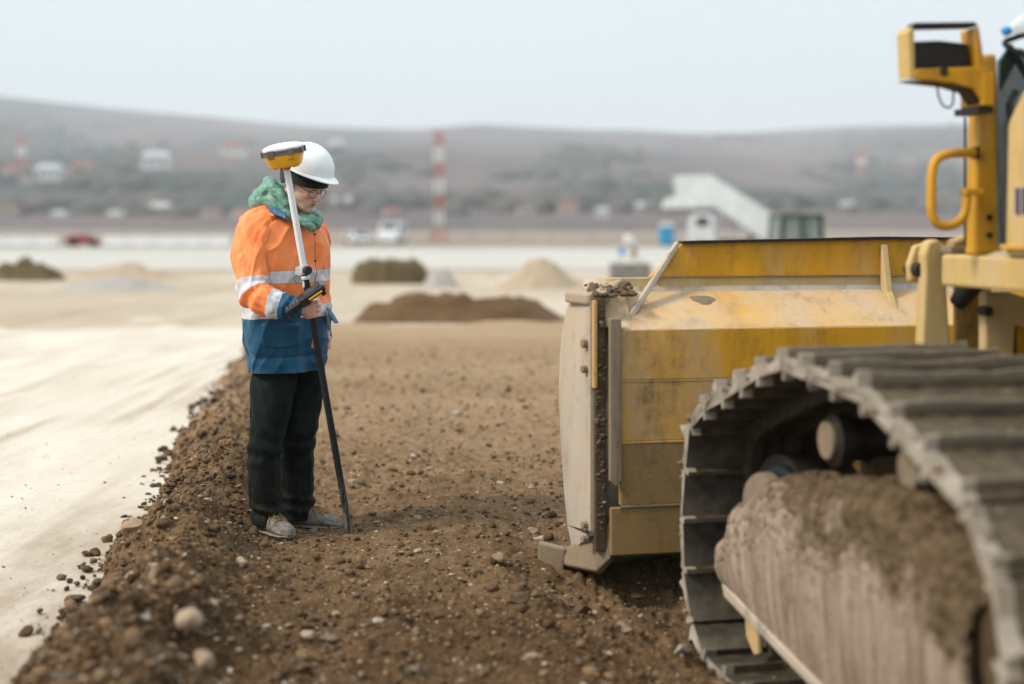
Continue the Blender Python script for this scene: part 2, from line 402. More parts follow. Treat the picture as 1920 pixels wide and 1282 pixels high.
cx = t.n('ShaderNodeTexCoord'); sx = t.n('ShaderNodeSeparateXYZ', {0: cx.outputs['Object']})
wear = t.n('ShaderNodeMapRange', {'Value': t.math('ADD', sx.outputs['Y'], t.math('MULTIPLY', a1, 2.2)), 'From Min': 8.6, 'From Max': 5.4}).outputs[0]
wear = t.math('MULTIPLY', wear, t.noise(t.coord('Object', (1.3, .5, 1)), 3.2, 6, .7, .28, .60))
col_ = t.mix(t.math('MULTIPLY', wear, .9), col_, (.25, .175, .11, 1))
cr = t.n('ShaderNodeTexCoord'); mr = t.n('ShaderNodeMapping', {0: cr.outputs['Object'], 'Rotation': (0, 0, R(-9)), 'Scale': (2.2, .09, 1)}).outputs[0]
rut = t.noise(mr, 1.7, 5, .6, .56, .70); col_ = t.mix(t.math('MULTIPLY', rut, .7), col_, (.34, .26, .18, 1))          # earth trodden onto the near end of the track
t.set(Base_Color=col_, Roughness=.9, Specular_IOR_Level=.15); t.bump(t.math('ADD', t.noise(c, 40, 5, .7), t.noise(c, 9, 4, .6)), .35, .012); M['road'] = t.m
t = NT('brown_stony_soil'); c = t.coord('Object')
a1 = t.noise(c, 1.1, 6, .65, .36, .68); a2 = t.noise(c, 17, 5, .7, .35, .72); a3 = t.noise(c, 70, 4, .7, .50, .70); a4 = t.noise(t.coord('Object', (.5, 1, 1)), .33, 5, .6, .42, .66)
col_ = t.mix(a2, (.036, .0190, .0078, 1), (.170, .098, .045, 1)); col_ = t.mix(t.math('MULTIPLY', a1, .75), col_, (.165, .092, .041, 1))
col_ = t.mix(t.math('MULTIPLY', a3, .35), col_, (.27, .18, .105, 1))
sx = t.n('ShaderNodeSeparateXYZ', {0: t.n('ShaderNodeTexCoord').outputs['Object']})
vo = t.n('ShaderNodeTexVoronoi', {'Vector': c, 'Scale': 62., 'Randomness': 1.0}); vr = t.n('ShaderNodeSeparateColor', {0: vo.outputs['Color']})
peb = t.math('MULTIPLY', t.math('LESS_THAN', vo.outputs['Distance'], t.math('MULTIPLY', vr.outputs[1], .48)), t.math('GREATER_THAN', vr.outputs[0], .52))
vo2 = t.n('ShaderNodeTexVoronoi', {'Vector': c, 'Scale': 150., 'Randomness': 1.0}); vr2 = t.n('ShaderNodeSeparateColor', {0: vo2.outputs['Color']})
peb2 = t.math('MULTIPLY', t.math('LESS_THAN', vo2.outputs['Distance'], t.math('MULTIPLY', vr2.outputs[1], .5)), t.math('GREATER_THAN', vr2.outputs[0], .5))
pcol = t.mix(vr.outputs[2], (.15, .085, .04, 1), (.44, .325, .21, 1)); pcol2 = t.mix(vr2.outputs[2], (.12, .065, .03, 1), (.40, .28, .175, 1))
moist = t.n('ShaderNodeMapRange', {'Value': t.math('ADD', sx.outputs['Y'], t.math('MULTIPLY', a1, 2.5)), 'From Min': 5.6, 'From Max': 11.5}).outputs[0]
col_ = t.mix(t.math('MULTIPLY', moist, .85), col_, t.mix(a2, (.225, .133, .064, 1), (.50, .345, .21, 1)))      # fresh and moist nearby, drier further on
col_ = t.mix(t.math('MULTIPLY', peb2, .75), col_, pcol2); col_ = t.mix(t.math('MULTIPLY', peb, .85), col_, pcol)      # fine gravel mixed through the soil
dry = t.n('ShaderNodeMapRange', {'Value': t.math('ADD', sx.outputs['Y'], t.math('MULTIPLY', a4, 9.)), 'From Min': 10.5, 'From Max': 27.}).outputs[0]
col_ = t.mix(t.math('MULTIPLY', dry, .8), col_, (.47, .34, .215, 1))               # the soil dries out to sand further off
t.set(Base_Color=col_, Roughness=.95, Specular_IOR_Level=.12); t.bump(t.math('ADD', t.math('ADD', t.noise(c, 45, 6, .75), t.noise(c, 120, 4, .7)), t.math('ADD', t.math('MULTIPLY', peb, .5), t.math('MULTIPLY', peb2, .3))), .9, .016); M['soil'] = t.m

ys = np.concatenate([np.linspace(-30, 60, 19), np.geomspace(75, 9000, 26)]); xs = np.concatenate([-np.geomspace(6000, 5, 24), np.geomspace(5, 6000, 24)])
GX, GY = np.meshgrid(xs, ys); P = np.stack([GX, GY, np.full_like(GX, -.20)], -1)
tag(link('ground', grid_mesh('ground', P), M['sand'], smooth=True), kind='structure')
ys = np.concatenate([np.arange(-2, 14, .08), np.linspace(14, 46, 110)]); k = np.linspace(0, 1, 120) ** .6
P = np.zeros((len(ys), len(k), 3)); XR = edge_x(ys) + .42 - .8 * sstep(16, 34, ys)
P[:, :, 0] = -34 + (XR[:, None] + 34) * k[None]; P[:, :, 1] = ys[:, None]
P[:, :, 2] = .006 + .012 * fbm(P[:, :, 0] * .7, P[:, :, 1] * .5, 4.4, 3) * sstep(46, 30, P[:, :, 1]) - .23 * sstep(15, 27, P[:, :, 1] + 1.5 * fbm(P[:, :, 0] * .5, P[:, :, 1] * .3, 8.8, 3))
tag(link('road', grid_mesh('road', P), M['road'], smooth=True), kind='structure')
ys = [3.2]
while ys[-1] < 28: ys.append(ys[-1] + .0115 * max(1, (ys[-1] / 5.0)) ** 1.55)
ys = np.array(ys); nc = 520; q = np.linspace(0, 1, nc)
left = edge_x(ys) - .28; right = np.full_like(ys, 9.0)
mid = (2.0 + .18 * (ys - 5)); kk = np.where(q < .86, q / .86, 1 + (q - .86) / .14)
P = np.zeros((len(ys), nc, 3))
P[:, :, 0] = np.where(kk[None] <= 1, left[:, None] + (mid - left)[:, None] * np.minimum(kk, 1)[None], mid[:, None] + (right - mid)[:, None] * (kk[None] - 1))
P[:, :, 1] = ys[:, None]; P[:, :, 2] = soil_h(P[:, :, 0], P[:, :, 1])
tag(link('soil', grid_mesh('soil', P), M['soil'], smooth=True), kind='structure')

# loose stones ------------------------------------------------------------------
V1, T1 = ico(1); V2, T2 = ico(2); V3, T3 = ico(3)
t = NT('mixed_pebbles'); at_ = t.n('ShaderNodeVertexColor', layer_name='col'); c = t.coord('Object')
t.set(Base_Color=t.mix(t.noise(c, 60, 4, .7, .45, .75), at_.outputs[0], (.17, .12, .075, 1)), Roughness=.85, Specular_IOR_Level=.25); t.bump(t.noise(c, 90, 4, .7), .4, .006); M['pebble'] = t.m
def cut_facets(W, n, k=7, lo=.45, hi=.85):
    for _ in range(k):
        d_ = RNG.normal(size=(n, 1, 3)); d_ /= np.linalg.norm(d_, axis=2, keepdims=True); lim = RNG.uniform(lo, hi, (n, 1)); q_ = (W * d_).sum(2)
        W = W - np.maximum(q_ - lim, 0)[..., None] * d_
    return W
def scatter(name, pts, sizes, cols, base, flat=.62, sink=.3, label=None, cat=None, jag=.22, rough=.0, smooth=True, facets=False):
    V0, T0 = base; n = len(pts); nv = len(V0)
    s_ = sizes[:, None] * np.stack([RNG.uniform(.75, 1.3, n), RNG.uniform(.7, 1.1, n), RNG.uniform(flat * .7, flat * 1.2, n)], 1)
    W = (cut_facets(np.repeat(V0[None], n, 0), n) if facets else V0[None]) * s_[:, None, :]
    ph = RNG.uniform(0, 100, (n, 1))
    W = W * (1 + jag * vnoise(V0[None, :, 0] * 1.3 + ph, V0[None, :, 1] * 1.3 + ph * .7, V0[None, :, 2] * 1.3 - ph))[..., None]
    if rough: W = W * RNG.uniform(1 - rough, 1 + rough, (n, nv, 1))
    az = RNG.uniform(0, 6.28, n); ti = RNG.normal(0, .35, n)
    ca, sa, ct, st = np.cos(az)[:, None], np.sin(az)[:, None], np.cos(ti)[:, None], np.sin(ti)[:, None]
    x, y, z = W[..., 0], W[..., 1], W[..., 2]
    y, z = y * ct - z * st, y * st + z * ct
    x, y = x * ca - y * sa, x * sa + y * ca
    W = np.stack([x, y, z], -1) + pts[:, None, :]; W[..., 2] += (s_[:, 2] * (1 - 2 * sink))[:, None]
    me = tri_mesh(name, W.reshape(-1, 3), (T0[None] + (np.arange(n) * nv)[:, None, None]).reshape(-1, 3))
    vcol(me, np.repeat(cols, nv, 0))
    o = link(name, me, M['pebble'], smooth=smooth); tag(o, label, cat, kind='stuff'); return o
def sample_soil(n, y0=3.5, y1=17, bias=2.0, berm=.3):
    Y = y0 * (y1 / y0) ** (RNG.uniform(0, 1, n) ** 1.15)
    X = RNG.uniform(-1, 1, n) * (1.0 + .36 * Y) + .05 * Y
    E_ = edge_x(Y); k_ = RNG.uniform(0, 1, n) < berm
    X = np.where(k_, E_ + np.abs(RNG.normal(.12, .33, n)), X)
    ok = X > E_ + .03
    return X[ok], Y[ok]
STONEC = np.array([[.38, .295, .21], [.25, .16, .088], [.47, .40, .32], [.18, .112, .06], [.31, .215, .13], [.17, .133, .098], [.28, .16, .078]])
SOILC = np.array([[.085, .044, .018], [.050, .025, .0095], [.125, .069, .031], [.07, .037, .015], [.18, .106, .052]])
def pick(C, n, w=None): return C[RNG.choice(len(C), n, p=w)] * RNG.uniform(.8, 1.2, (n, 1))
X, Y = sample_soil(46000, berm=.36); n = len(X); S = np.exp(RNG.normal(math.log(.0062), .58, n)).clip(.0028, .030)
scatter('soil_crumbs', np.stack([X, Y, soil_h(X, Y)], 1), S, pick(SOILC, n), (V1, T1), .75, .3, 'brown crumbs and clods of soil strewn over the graded strip', 'soil', rough=.32, smooth=False)
X, Y = sample_soil(15000, berm=.2); n = len(X); S = np.exp(RNG.normal(math.log(.0066), .55, n)).clip(.003, .026)
scatter('gravel', np.stack([X, Y, soil_h(X, Y)], 1), S, pick(STONEC, n, [.20, .17, .17, .14, .17, .07, .08]), (V2, T2), .5, .46, 'small pale and brown pebbles lying in the brown soil', 'gravel', jag=.2, facets=True, smooth=False)
n = 620; Y = 4.3 * (16 / 4.3) ** RNG.uniform(0, 1, n); X = edge_x(Y) - np.abs(RNG.exponential(.085, n)) * (.35 + 1.5 * sstep(.1, .9, vnoise(Y * 2.1, 4.4))) + .03
S = np.exp(RNG.normal(math.log(.008), .5, n)).clip(.003, .022)
scatter('spilled_crumbs', np.stack([X, Y, np.full(n, .01)], 1), S, pick(SOILC * .8, n), (V1, T1), .7, .25, 'dark crumbs of soil spilled onto the pale gravel road edge', 'soil', rough=.3, smooth=False)

def stone_mat(i, col):
    t = NT('stone_%d' % i); c = t.coord('Object'); col = tuple(col) + (1,)
    f = t.noise(c, 14, 6, .7, .3, .75)
    o_ = t.mix(f, tuple(x * .62 for x in col[:3]) + (1,), tuple(min(1, x * 1.2) for x in col[:3]) + (1,))
    o_ = t.mix(t.noise(c, 9, 5, .65, .52, .7), o_, (.17, .115, .068, 1))
    t.set(Base_Color=o_, Roughness=.88, Specular_IOR_Level=.2); t.bump(t.noise(c, 45, 5, .7), .5, .01); return t.m
SM = [stone_mat(i, c_) for i, c_ in enumerate([(.36, .30, .235), (.36, .26, .17), (.40, .34, .275), (.13, .082, .045), (.27, .195, .125), (.18, .145, .105), (.42, .305, .215)])]
def stone(px, py, wpx, hpx, mi, label, rx=0, tilt=0, jag=.22, seed=None, angular=.7, flat=None, group=None, z=None, road=False, sink=.16):
    """one stone, as wide and tall as it shows, resting on the soil"""
    p = on_ground(px, py, 0.0)
    for _ in range(6):
        z_ = .008 if road else soil_at(p.x, p.y); p = on_ground(px, py, z_)
    sc_ = p.y / F; rx_, rz_ = wpx * sc_ / 2, hpx * sc_ / 2
    sd = seed if seed is not None else px * .37 + py * .11
    W = V3.copy(); n_ = vnoise(W[:, 0] * 1.4 + sd, W[:, 1] * 1.4, W[:, 2] * 1.4 - sd) + .4 * vnoise(W[:, 0] * 3.3, W[:, 1] * 3.3 + sd, W[:, 2] * 3.3)
    if angular:                                                 # broken faces
        rs = np.random.default_rng(int(sd * 10))
        for _ in range(12):
            d_ = rs.normal(size=3); d_ /= np.linalg.norm(d_); lim = rs.uniform(.38, .75); k_ = W @ d_
            W = W - np.maximum(k_ - lim, 0)[:, None] * d_[None]
        W = W / np.abs(W).max(0)
    W = W * (1 + jag * n_)[:, None] * np.array([rx_, (rx_ + rz_) * .55, rz_])
    ct, st = math.cos(R(tilt)), math.sin(R(tilt)); W = np.stack([W[:, 0] * ct - W[:, 2] * st, W[:, 1], W[:, 0] * st + W[:, 2] * ct], 1)
    W[:, 2] -= W[:, 2].min() + sink * rz_ * 2
    o = link('stone', tri_mesh('stone', W, T3), SM[mi], smooth=not angular, loc=(p.x, p.y, z_))
    tag(o, label, 'stone', group or 'loose stones on the strip'); return o
n = 240; Y = 3.8 * (13 / 3.8) ** RNG.uniform(0, 1, n); X = edge_x(Y) + RNG.normal(.10, .13, n); X = np.maximum(X, edge_x(Y) - .12)
scatter('ridge_clods', np.stack([X, Y, np.maximum(soil_h(X, Y), .008)], 1), RNG.uniform(.014, .038, n), pick(SOILC * .85, n), (V2, T2), .75, .32, 'broken dark clods tumbled along the foot of the soil ridge', 'soil', facets=True, smooth=False, rough=.08)
X, Y = RNG.uniform(-5, 0, 2600), 4.2 * (14 / 4.2) ** RNG.uniform(0, 1, 2600); X = edge_x(Y) + X * (Y / 7); n = len(X)
scatter('road_grit', np.stack([X, Y, np.full(n, .008)], 1), np.exp(RNG.normal(math.log(.0038), .45, n)).clip(.002, .011), pick(STONEC, n), (V1, T1), .5, .4, 'fine grit lying on the pale compacted road', 'gravel', facets=True, smooth=False)
stone(262, 1016, 62, 58, 1, 'angular brown rock at the foot of the soil ridge on the pale road edge', angular=.9, jag=.08, sink=.08)
stone(296, 1100, 46, 54, 4, 'wedge-shaped pale grey rock standing in the soil ridge', angular=.8, jag=.1)
stone(355, 1168, 54, 42, 6, 'smooth round pale pinkish cobble on the flank of the soil ridge', jag=.10, sink=.34, angular=0.0)
stone(174, 1146, 32, 26, 3, 'dark brown clod at the road edge with smaller dark clods behind it', jag=.3)
stone(122, 1282, 54, 36, 5, 'large dark grey rock lying where the soil meets the road', angular=.8)
stone(372, 824, 18, 14, 1, 'small round brown stone lying alone on the pale road', jag=.12, road=True)
stone(385, 944, 34, 18, 0, 'flat pale stone on top of the soil ridge beside the boots', jag=.12)
stone(419, 1012, 18, 18, 2, 'small white quartz stone on the ridge near the boots', angular=.7)
stone(322, 886, 30, 22, 6, 'reddish brown clod where the ridge narrows along the road', jag=.3)
stone(452, 1064, 28, 28, 6, 'tan slab-sided stone leaning in soil in front of the boots', angular=.8, tilt=20)
stone(384, 1248, 52, 38, 1, 'long brown stone slanting across the ridge', angular=.7, tilt=-30)
stone(142, 1198, 34, 22, 3, 'dark flattened clod spilled on the road', jag=.3)
stone(132, 1224, 30, 16, 3, 'thin dark clod spilled next to the large dark rock', jag=.3)
stone(245, 1088, 38, 22, 6, 'brown oblong stone half buried in the road-side ridge', jag=.2)
stone(228, 1110, 36, 24, 3, 'dark brown lump beside the wedge-shaped rock', jag=.3)
stone(275, 1158, 14, 16, 2, 'little white pebble on the ridge above the round cobble')
stone(272, 1162, 24, 14, 0, 'pale oval pebble next to the little white pebble', jag=.1)
stone(400, 1138, 26, 20, 6, 'rusty brown stone lying close beside the round cobble')
stone(706, 1168, 28, 15, 2, 'pale rounded pebble alone on the graded soil between ridge and track', jag=.08)
stone(616, 1200, 44, 20, 5, 'wide grey stone sunk in dark soil')
stone(575, 1196, 34, 18, 6, 'tan stone beside the wide grey sunken stone')
stone(1018, 1012, 36, 15, 2, 'flat whitish stone near the blade corner', jag=.1)
stone(1000, 998, 22, 12, 0, 'small pale stone behind the flat whitish stone by the blade')
stone(938, 1050, 34, 22, 4, 'tan half-buried stone in front of the blade corner')
stone(862, 778, 28, 12, 2, 'bright flat stone out in the middle of the graded strip', jag=.08)
stone(806, 884, 16, 12, 2, 'small bright white pebble in the middle of the strip', jag=.1)
stone(663, 906, 24, 12, 2, 'pale stone just beyond the pole', jag=.1)
stone(702, 1000, 14, 10, 2, 'white chip beside the pole tip', angular=.6)
stone(645, 1064, 22, 10, 2, 'flat white chip on soil in front of the pole', jag=.1)
stone(820, 1000, 20, 11, 4, 'brown rounded stone on the strip beyond the pole tip')
stone(860, 1038, 22, 12, 0, 'pale grey pebble amid gravel on the strip')
stone(1170, 1186, 36, 26, 4, 'brown cobble in the shade before the track')
stone(1090, 1150, 44, 30, 3, 'dark clod near the blade corner', jag=.3)
stone(970, 1128, 40, 26, 3, 'dark lump of soil pushed out by the blade', jag=.3)
stone(1280, 1222, 38, 22, 2, 'pale stone beside the front track shoes', jag=.12)
stone(560, 1250, 40, 24, 3, 'dark brown clod on the near soil', jag=.3)
stone(780, 1262, 38, 22, 5, 'grey cobble in the dark near soil')
stone(1000, 1240, 46, 26, 4, 'brown flat stone on the near soil before the track')

# heaps beyond the strip --------------------------------------------------------
def heap(name, px0, px1, ytop, ybase, mat, label, cat, flat=.25, depth=.7, lump=.12, seed=0.0, sharp=1.0, group=None):
    b = on_ground((px0 + px1) / 2, ybase, -.2); sc_ = b.y / F
    w, hgt = (px1 - px0) * sc_ / 2, (ybase - ytop) * sc_
    n = 72; g = np.linspace(-1.15, 1.15, n); X_, Y_ = np.meshgrid(g, g)
    r_ = np.sqrt(X_ ** 2 + Y_ ** 2) * (1 + .14 * fbm(X_ * 1.7 + seed, Y_ * 1.7, seed, 3))
    z_ = sstep(1.02, flat, r_) ** sharp
    z_ = z_ * (1 + lump * fbm(X_ * 3 + seed, Y_ * 3, seed + 2, 4) - .22 * (1 - np.abs(vnoise(X_ * 2.6 + seed, Y_ * 2.6, seed))) ** 3) - .06 + .07 * z_ * np.abs(vnoise(X_ * 14 + seed, Y_ * 14)) + .04 * z_ * vnoise(X_ * 26 + seed, Y_ * 26)
    P_ = np.stack([X_ * w, Y_ * w * depth, z_ * hgt], -1)
    o = link(name, grid_mesh(name, P_), mat, smooth=True, loc=(b.x, b.y + w * depth, -.2)); tag(o, label, cat, group); return o
M['heap_brown'] = dusty('dug_brown_soil', (.155, .09, .042, 1), (.085, .05, .024, 1), .55, .95, 2.5, scratch=False, streak=(1, 1, 1))
M['heap_sand'] = dusty('heaped_sand', (.44, .345, .245, 1), (.36, .275, .19, 1), .5, .95, 1.2, scratch=False, streak=(1, 1, 1))
M['heap_turf'] = dusty('turfy_soil', (.165, .115, .058, 1), (.075, .062, .026, 1), .62, .95, 3.5, scratch=False, streak=(1, 1, 1))
M['heap_grey'] = dusty('grey_gravel', (.40, .375, .35, 1), (.33, .30, .27, 1), .5, .95, 3., scratch=False, streak=(1, 1, 1))
heap('soil_mound', 640, 1060, 560, 608, M['heap_brown'], 'low wide mound of brown soil at the far end of the graded strip', 'mound', .5, .45, .22, 1.0, .8)
heap('sand_pile', 915, 1120, 455, 545, M['heap_sand'], 'tall pointed pile of pale sand beyond the soil mound', 'sand pile', -.25, .8, .06, 3.0, 1.0)
heap('turf_heap', 664, 792, 491, 534, M['heap_turf'], 'dark flat-topped heap of turf and soil near the pointed sand pile', 'heap', .80, .6, .16, 5.0, .5)
heap('gravel_pile', 775, 872, 500, 542, M['heap_grey'], 'small grey gravel pile beside the dark turf heap', 'gravel pile', .1, .8, .1, 7.0)
heap('grassy_heap', -40, 108, 490, 528, M['heap_turf'], 'greenish brown grassy heap at the far side of the road', 'heap', .35, .6, .2, 9.0, .7)
heap('sand_pile', 80, 360, 501, 528, M['heap_sand'], 'broad low sand heap near the grassy heap', 'sand pile', .1, .7, .25, 11.0)
heap('gravel_pile', 60, 330, 526, 548, M['heap_grey'], 'flat grey gravel spread in front of the broad sand heap', 'gravel pile', .3, .6, .2, 13.0)

# runway and far plain -----------------------------------------------------------
M['runway'] = plain('pale_runway_concrete', (.47, .445, .40, 1), .9, var=.06, scale=.05)
M['verge'] = plain('dry_grass_verge', (.27, .215, .165, 1), .95, var=.2, scale=.08)
def sheet(name, x0, x1, y0, y1, z, mat, n=24):
    g = np.linspace(0, 1, n); A, B = np.meshgrid(g, g)
    P_ = np.stack([x0 + (x1 - x0) * A, y0 + (y1 - y0) * B + 1.2 * fbm(A * 9, B * 2, z * 50, 3) * (B * (1 - B) * 0 + 1) * .6, np.full_like(A, z)], -1)
    o = link(name, grid_mesh(name, P_), mat); tag(o, kind='structure'); return o
sheet('runway', -260, 260, 54, 101, -.17, M['runway'])
sheet('grass_verge', -400, 400, 116, 420, -.165, M['verge'])
tag(link('service_road', grid_mesh('service_road', np.array([[[-300, 104, -.172], [300, 104, -.172]], [[-300, 113, -.172], [300, 113, -.172]]], float)), M['runway']), kind='structure')

# hills ---------------------------------------------------------------------------
RX = np.array([-600, -100, 0, 100, 200, 350, 500, 640, 780, 900, 1000, 1100, 1200, 1300, 1400, 1500, 1600, 1700, 1800, 1920, 2600])
RY = np.array([150, 176, 182, 193, 204, 215, 228, 238, 244, 236, 241, 245, 243, 246, 245, 239, 236, 238, 239, 230, 236])
RD = 2600.0
def ridge(X_): return np.interp(np.asarray(X_) / RD * F + 960, RX, (HY - RY) / F * RD + CH)
def hill_z(X_, Y_):
    X_ = np.asarray(X_, float); Y_ = np.asarray(Y_, float)
    Yr = RD + 90 * vnoise(X_ / 420, 2.2)
    t_ = np.clip((Y_ - 460) / (Yr - 460), 0, 1.0); back = np.clip((Y_ - Yr) / 1500, 0, 1)
    z_ = ridge(X_) * (t_ ** 1.18) * (1 - .35 * back)
    w_ = t_ * (1 - t_) * 4
    return z_ + w_ * (13 * fbm(X_ / 260, Y_ / 330, 1.1, 4) - 7 * np.abs(vnoise(X_ / 150, Y_ / 500, 6.))) - 1.2 * (1 - t_) - .3
gx = np.linspace(-1750, 1750, 260); gy = np.concatenate([np.linspace(440, 2700, 150), np.linspace(2760, 4000, 14)])
GX, GY = np.meshgrid(gx, gy)
t = NT('winter_hillside'); c = t.coord('Object')
a1 = t.noise(t.coord('Object', (1, .45, 1)), .0042, 6, .62, .36, .66); a2 = t.noise(t.coord('Object', (.7, .45, 1.4)), .0075, 5, .6, .53, .60); a3 = t.noise(c, .03, 5, .7, .3, .7)
a4 = t.noise(t.coord('Object', (.35, 1.2, 1)), .006, 4, .5, .5, .58)
col_ = t.mix(a1, (.098, .080, .078, 1), (.185, .154, .142, 1)); col_ = t.mix(t.math('MULTIPLY', a3, .4), col_, (.11, .092, .098, 1))
col_ = t.mix(t.math('MULTIPLY', a4, .45), col_, (.15, .125, .14, 1))
sx = t.n('ShaderNodeSeparateXYZ', {0: t.n('ShaderNodeTexCoord').outputs['Object']})
lf = t.n('ShaderNodeMapRange', {'Value': t.math('ADD', sx.outputs['X'], t.math('MULTIPLY', a1, 240.)), 'From Min': -320., 'From Max': -720.}).outputs[0]
wood = t.math('MAXIMUM', t.math('MULTIPLY', a2, .85), t.math('MULTIPLY', lf, t.noise(t.coord('Object', (1, .5, 1)), .006, 4, .6, .40, .56)))
col_ = t.mix(t.math('MULTIPLY', wood, .8), col_, (.045, .075, .078, 1))
t.set(Base_Color=col_, Roughness=1, Specular_IOR_Level=0); M['hill'] = t.m
tag(link('hill', grid_mesh('hill', np.stack([GX, GY, hill_z(GX, GY)], -1)), M['hill'], smooth=True), kind='structure')
def on_hill(px, py):
    Y_ = np.linspace(480, 2550, 900); X_ = (px - 960) / F * Y_; y_ = HY - (hill_z(X_, Y_) - CH) / Y_ * F
    i = np.argmax(y_ < py); return Vector((X_[i], Y_[i], float(hill_z(X_[i:i + 1], Y_[i:i + 1])[0])))
# far woods: a mass of small crowns along the folds of the hill
pts = []
for (cx_, cy_, sx_, sy_, n_) in [(30, 270, 55, 28, 340), (170, 300, 60, 12, 90), (330, 350, 150, 5, 90), (640, 310, 60, 10, 60), (1110, 295, 40, 8, 50), (1060, 330, 80, 5, 50), (1390, 255, 30, 6, 60), (1700, 330, 70, 14, 140), (1640, 270, 60, 6, 70), (1790, 260, 60, 14, 160), (760, 385, 500, 4, 170), (1400, 390, 420, 5, 140), (200, 395, 240, 5, 90), (1180, 350, 60, 10, 70)]:
    for _ in range(n_):
        p = on_hill(random.gauss(cx_, sx_), random.gauss(cy_, sy_))
        if p.y < 2500 and p.y > 485: pts.append(p)
pts = np.array([list(p) for p in pts]); n = len(pts); S = RNG.uniform(4.0, 9.5, n)
t = NT('bare_winter_woods'); t.set(Base_Color=t.mix(t.noise(t.coord('Object'), .02, 3, .6, .35, .65), (.06, .085, .082, 1), (.13, .11, .10, 1)), Roughness=1, Specular_IOR_Level=0); M['woods'] = t.m
W = V1[None] * (S[:, None, None] * np.array([1.15, 1.15, .8])) * (1 + .35 * RNG.uniform(-1, 1, (n, len(V1), 1))) + pts[:, None, :]
o = link('far_woods', tri_mesh('far_woods', W.reshape(-1, 3), (T1[None] + (np.arange(n) * len(V1))[:, None, None]).reshape(-1, 3)), M['woods'])
tag(o, 'bare dark winter woods and bushes along the folds of the hazy hill', 'woods', kind='stuff')

# houses on the slope ---------------------------------------------------------------
WALLM = [plain('white_render', (.58, .58, .57, 1), .8, var=.05, scale=.3), plain('cream_render', (.48, .43, .37, 1), .8, var=.05, scale=.3), plain('grey_render', (.50, .50, .50, 1), .8, var=.05, scale=.3)]
ROOFM = [plain('red_tiles', (.26, .10, .075, 1), .8, var=.2, scale=.5), plain('brown_tiles', (.20, .115, .085, 1), .8, var=.2, scale=.5), plain('grey_sheet_roof', (.42, .44, .46, 1), .6, var=.1, scale=.5)]
M['window'] = plain('dark_window', (.04, .05, .06, 1), .2)
def house(px, py, wpx, hpx, wm, rm, label, rz=0.0, group='houses on the hillside', pitch=.45):
    p = on_hill(px, py); s_ = p.y / F; w = wpx * s_; h = hpx * s_; dpt = w * .7
    r_ = empty('hillside_house', (p.x, p.y + dpt * .5, p.z - 1.0), rz); tag(r_, label, 'house', group)
    h += 1.0
    MB().bb(-w / 2, w / 2, -dpt / 2, dpt / 2, 0, h).build('wall', WALLM[wm], r_)
    ov = w * .06; rh = w * pitch * .5
    MB().prism([(-w / 2 - ov, -dpt / 2 - ov, h + .02), (w / 2 + ov, -dpt / 2 - ov, h + .02), (w / 2 * .82, 0, h + rh), (-w / 2 * .82, 0, h + rh)], (0, .25, .02)).prism([(-w / 2 - ov, dpt / 2 + ov, h + .02), (w / 2 + ov, dpt / 2 + ov, h + .02), (w / 2 * .82, .1, h + rh), (-w / 2 * .82, .1, h + rh)], (0, -.25, .02)).add(
        [(-w / 2 - ov, -dpt / 2, h + .02), (-w / 2 - ov, dpt / 2, h + .02), (-w / 2 * .82, 0, h + rh), (w / 2 + ov, -dpt / 2, h + .02), (w / 2 + ov, dpt / 2, h + .02), (w / 2 * .82, 0, h + rh)], [[0, 1, 2], [3, 5, 4]]).build('roof', ROOFM[rm], r_)
    for k_ in (-.28, 0, .28):
        MB().bb(w * k_ - w * .06, w * k_ + w * .06, -dpt / 2 - .12, -dpt / 2 + .02, h * .45, h * .75).build('window', M['window'], r_)
    return r_
house(290, 317, 52, 22, 0, 2, 'wide white house alone on the slope with pale roof', .1)
house(437, 293, 48, 18, 0, 0, 'white house with a red roof highest on the slope', -.1)
house(88, 340, 48, 22, 0, 2, 'big white house among dark trees at the foot of the slope')
house(128, 334, 18, 14, 0, 0, 'narrow white house next to the big white one')
house(150, 326, 40, 14, 1, 0, 'cream house with red roof behind the narrow white house', .3)
house(20, 338, 40, 18, 1, 0, 'cream house with red roof beside the left mast', .2)
house(45, 345, 24, 12, 2, 1, 'small grey house with brown roof beside the left mast')
house(205, 345, 30, 11, 2, 1, 'grey house with brown roof on the lower slope', .2)
house(630, 282, 30, 12, 0, 2, 'small pale house with a grey roof alone below the ridge')
house(960, 384, 24, 16, 0, 1, 'small white house with brown roof low behind the sand pile')
house(640, 395, 36, 18, 0, 2, 'white shed on the plain near the foot of the hill')
house(1330, 262, 20, 6, 2, 1, 'tiny grey house near the ridge', .3)
rr = random.Random(5)
for i in range(0, 26, 2):                                        # the village at the hill's foot
    px = [10, 70, 110, 165, 215, 255, 300, 345, 395, 420, 455, 680, 735, 775, 870, 910, 985, 1020, 1065, 1100, 1130, 1165, 1210, 1560, 1590, 1660][i]
    wm_, rm_ = rr.choice([0, 1, 1, 2]), rr.choice([0, 0, 1, 2])
    house(px, rr.uniform(398, 413), rr.uniform(22, 40), rr.uniform(8, 15), wm_, rm_, 'small %s village house with a %s roof in the row below the hill' % (('white', 'cream', 'grey')[wm_], ('red', 'brown', 'grey')[rm_]), rr.uniform(-.4, .4), 'village houses at the foot of the hill')

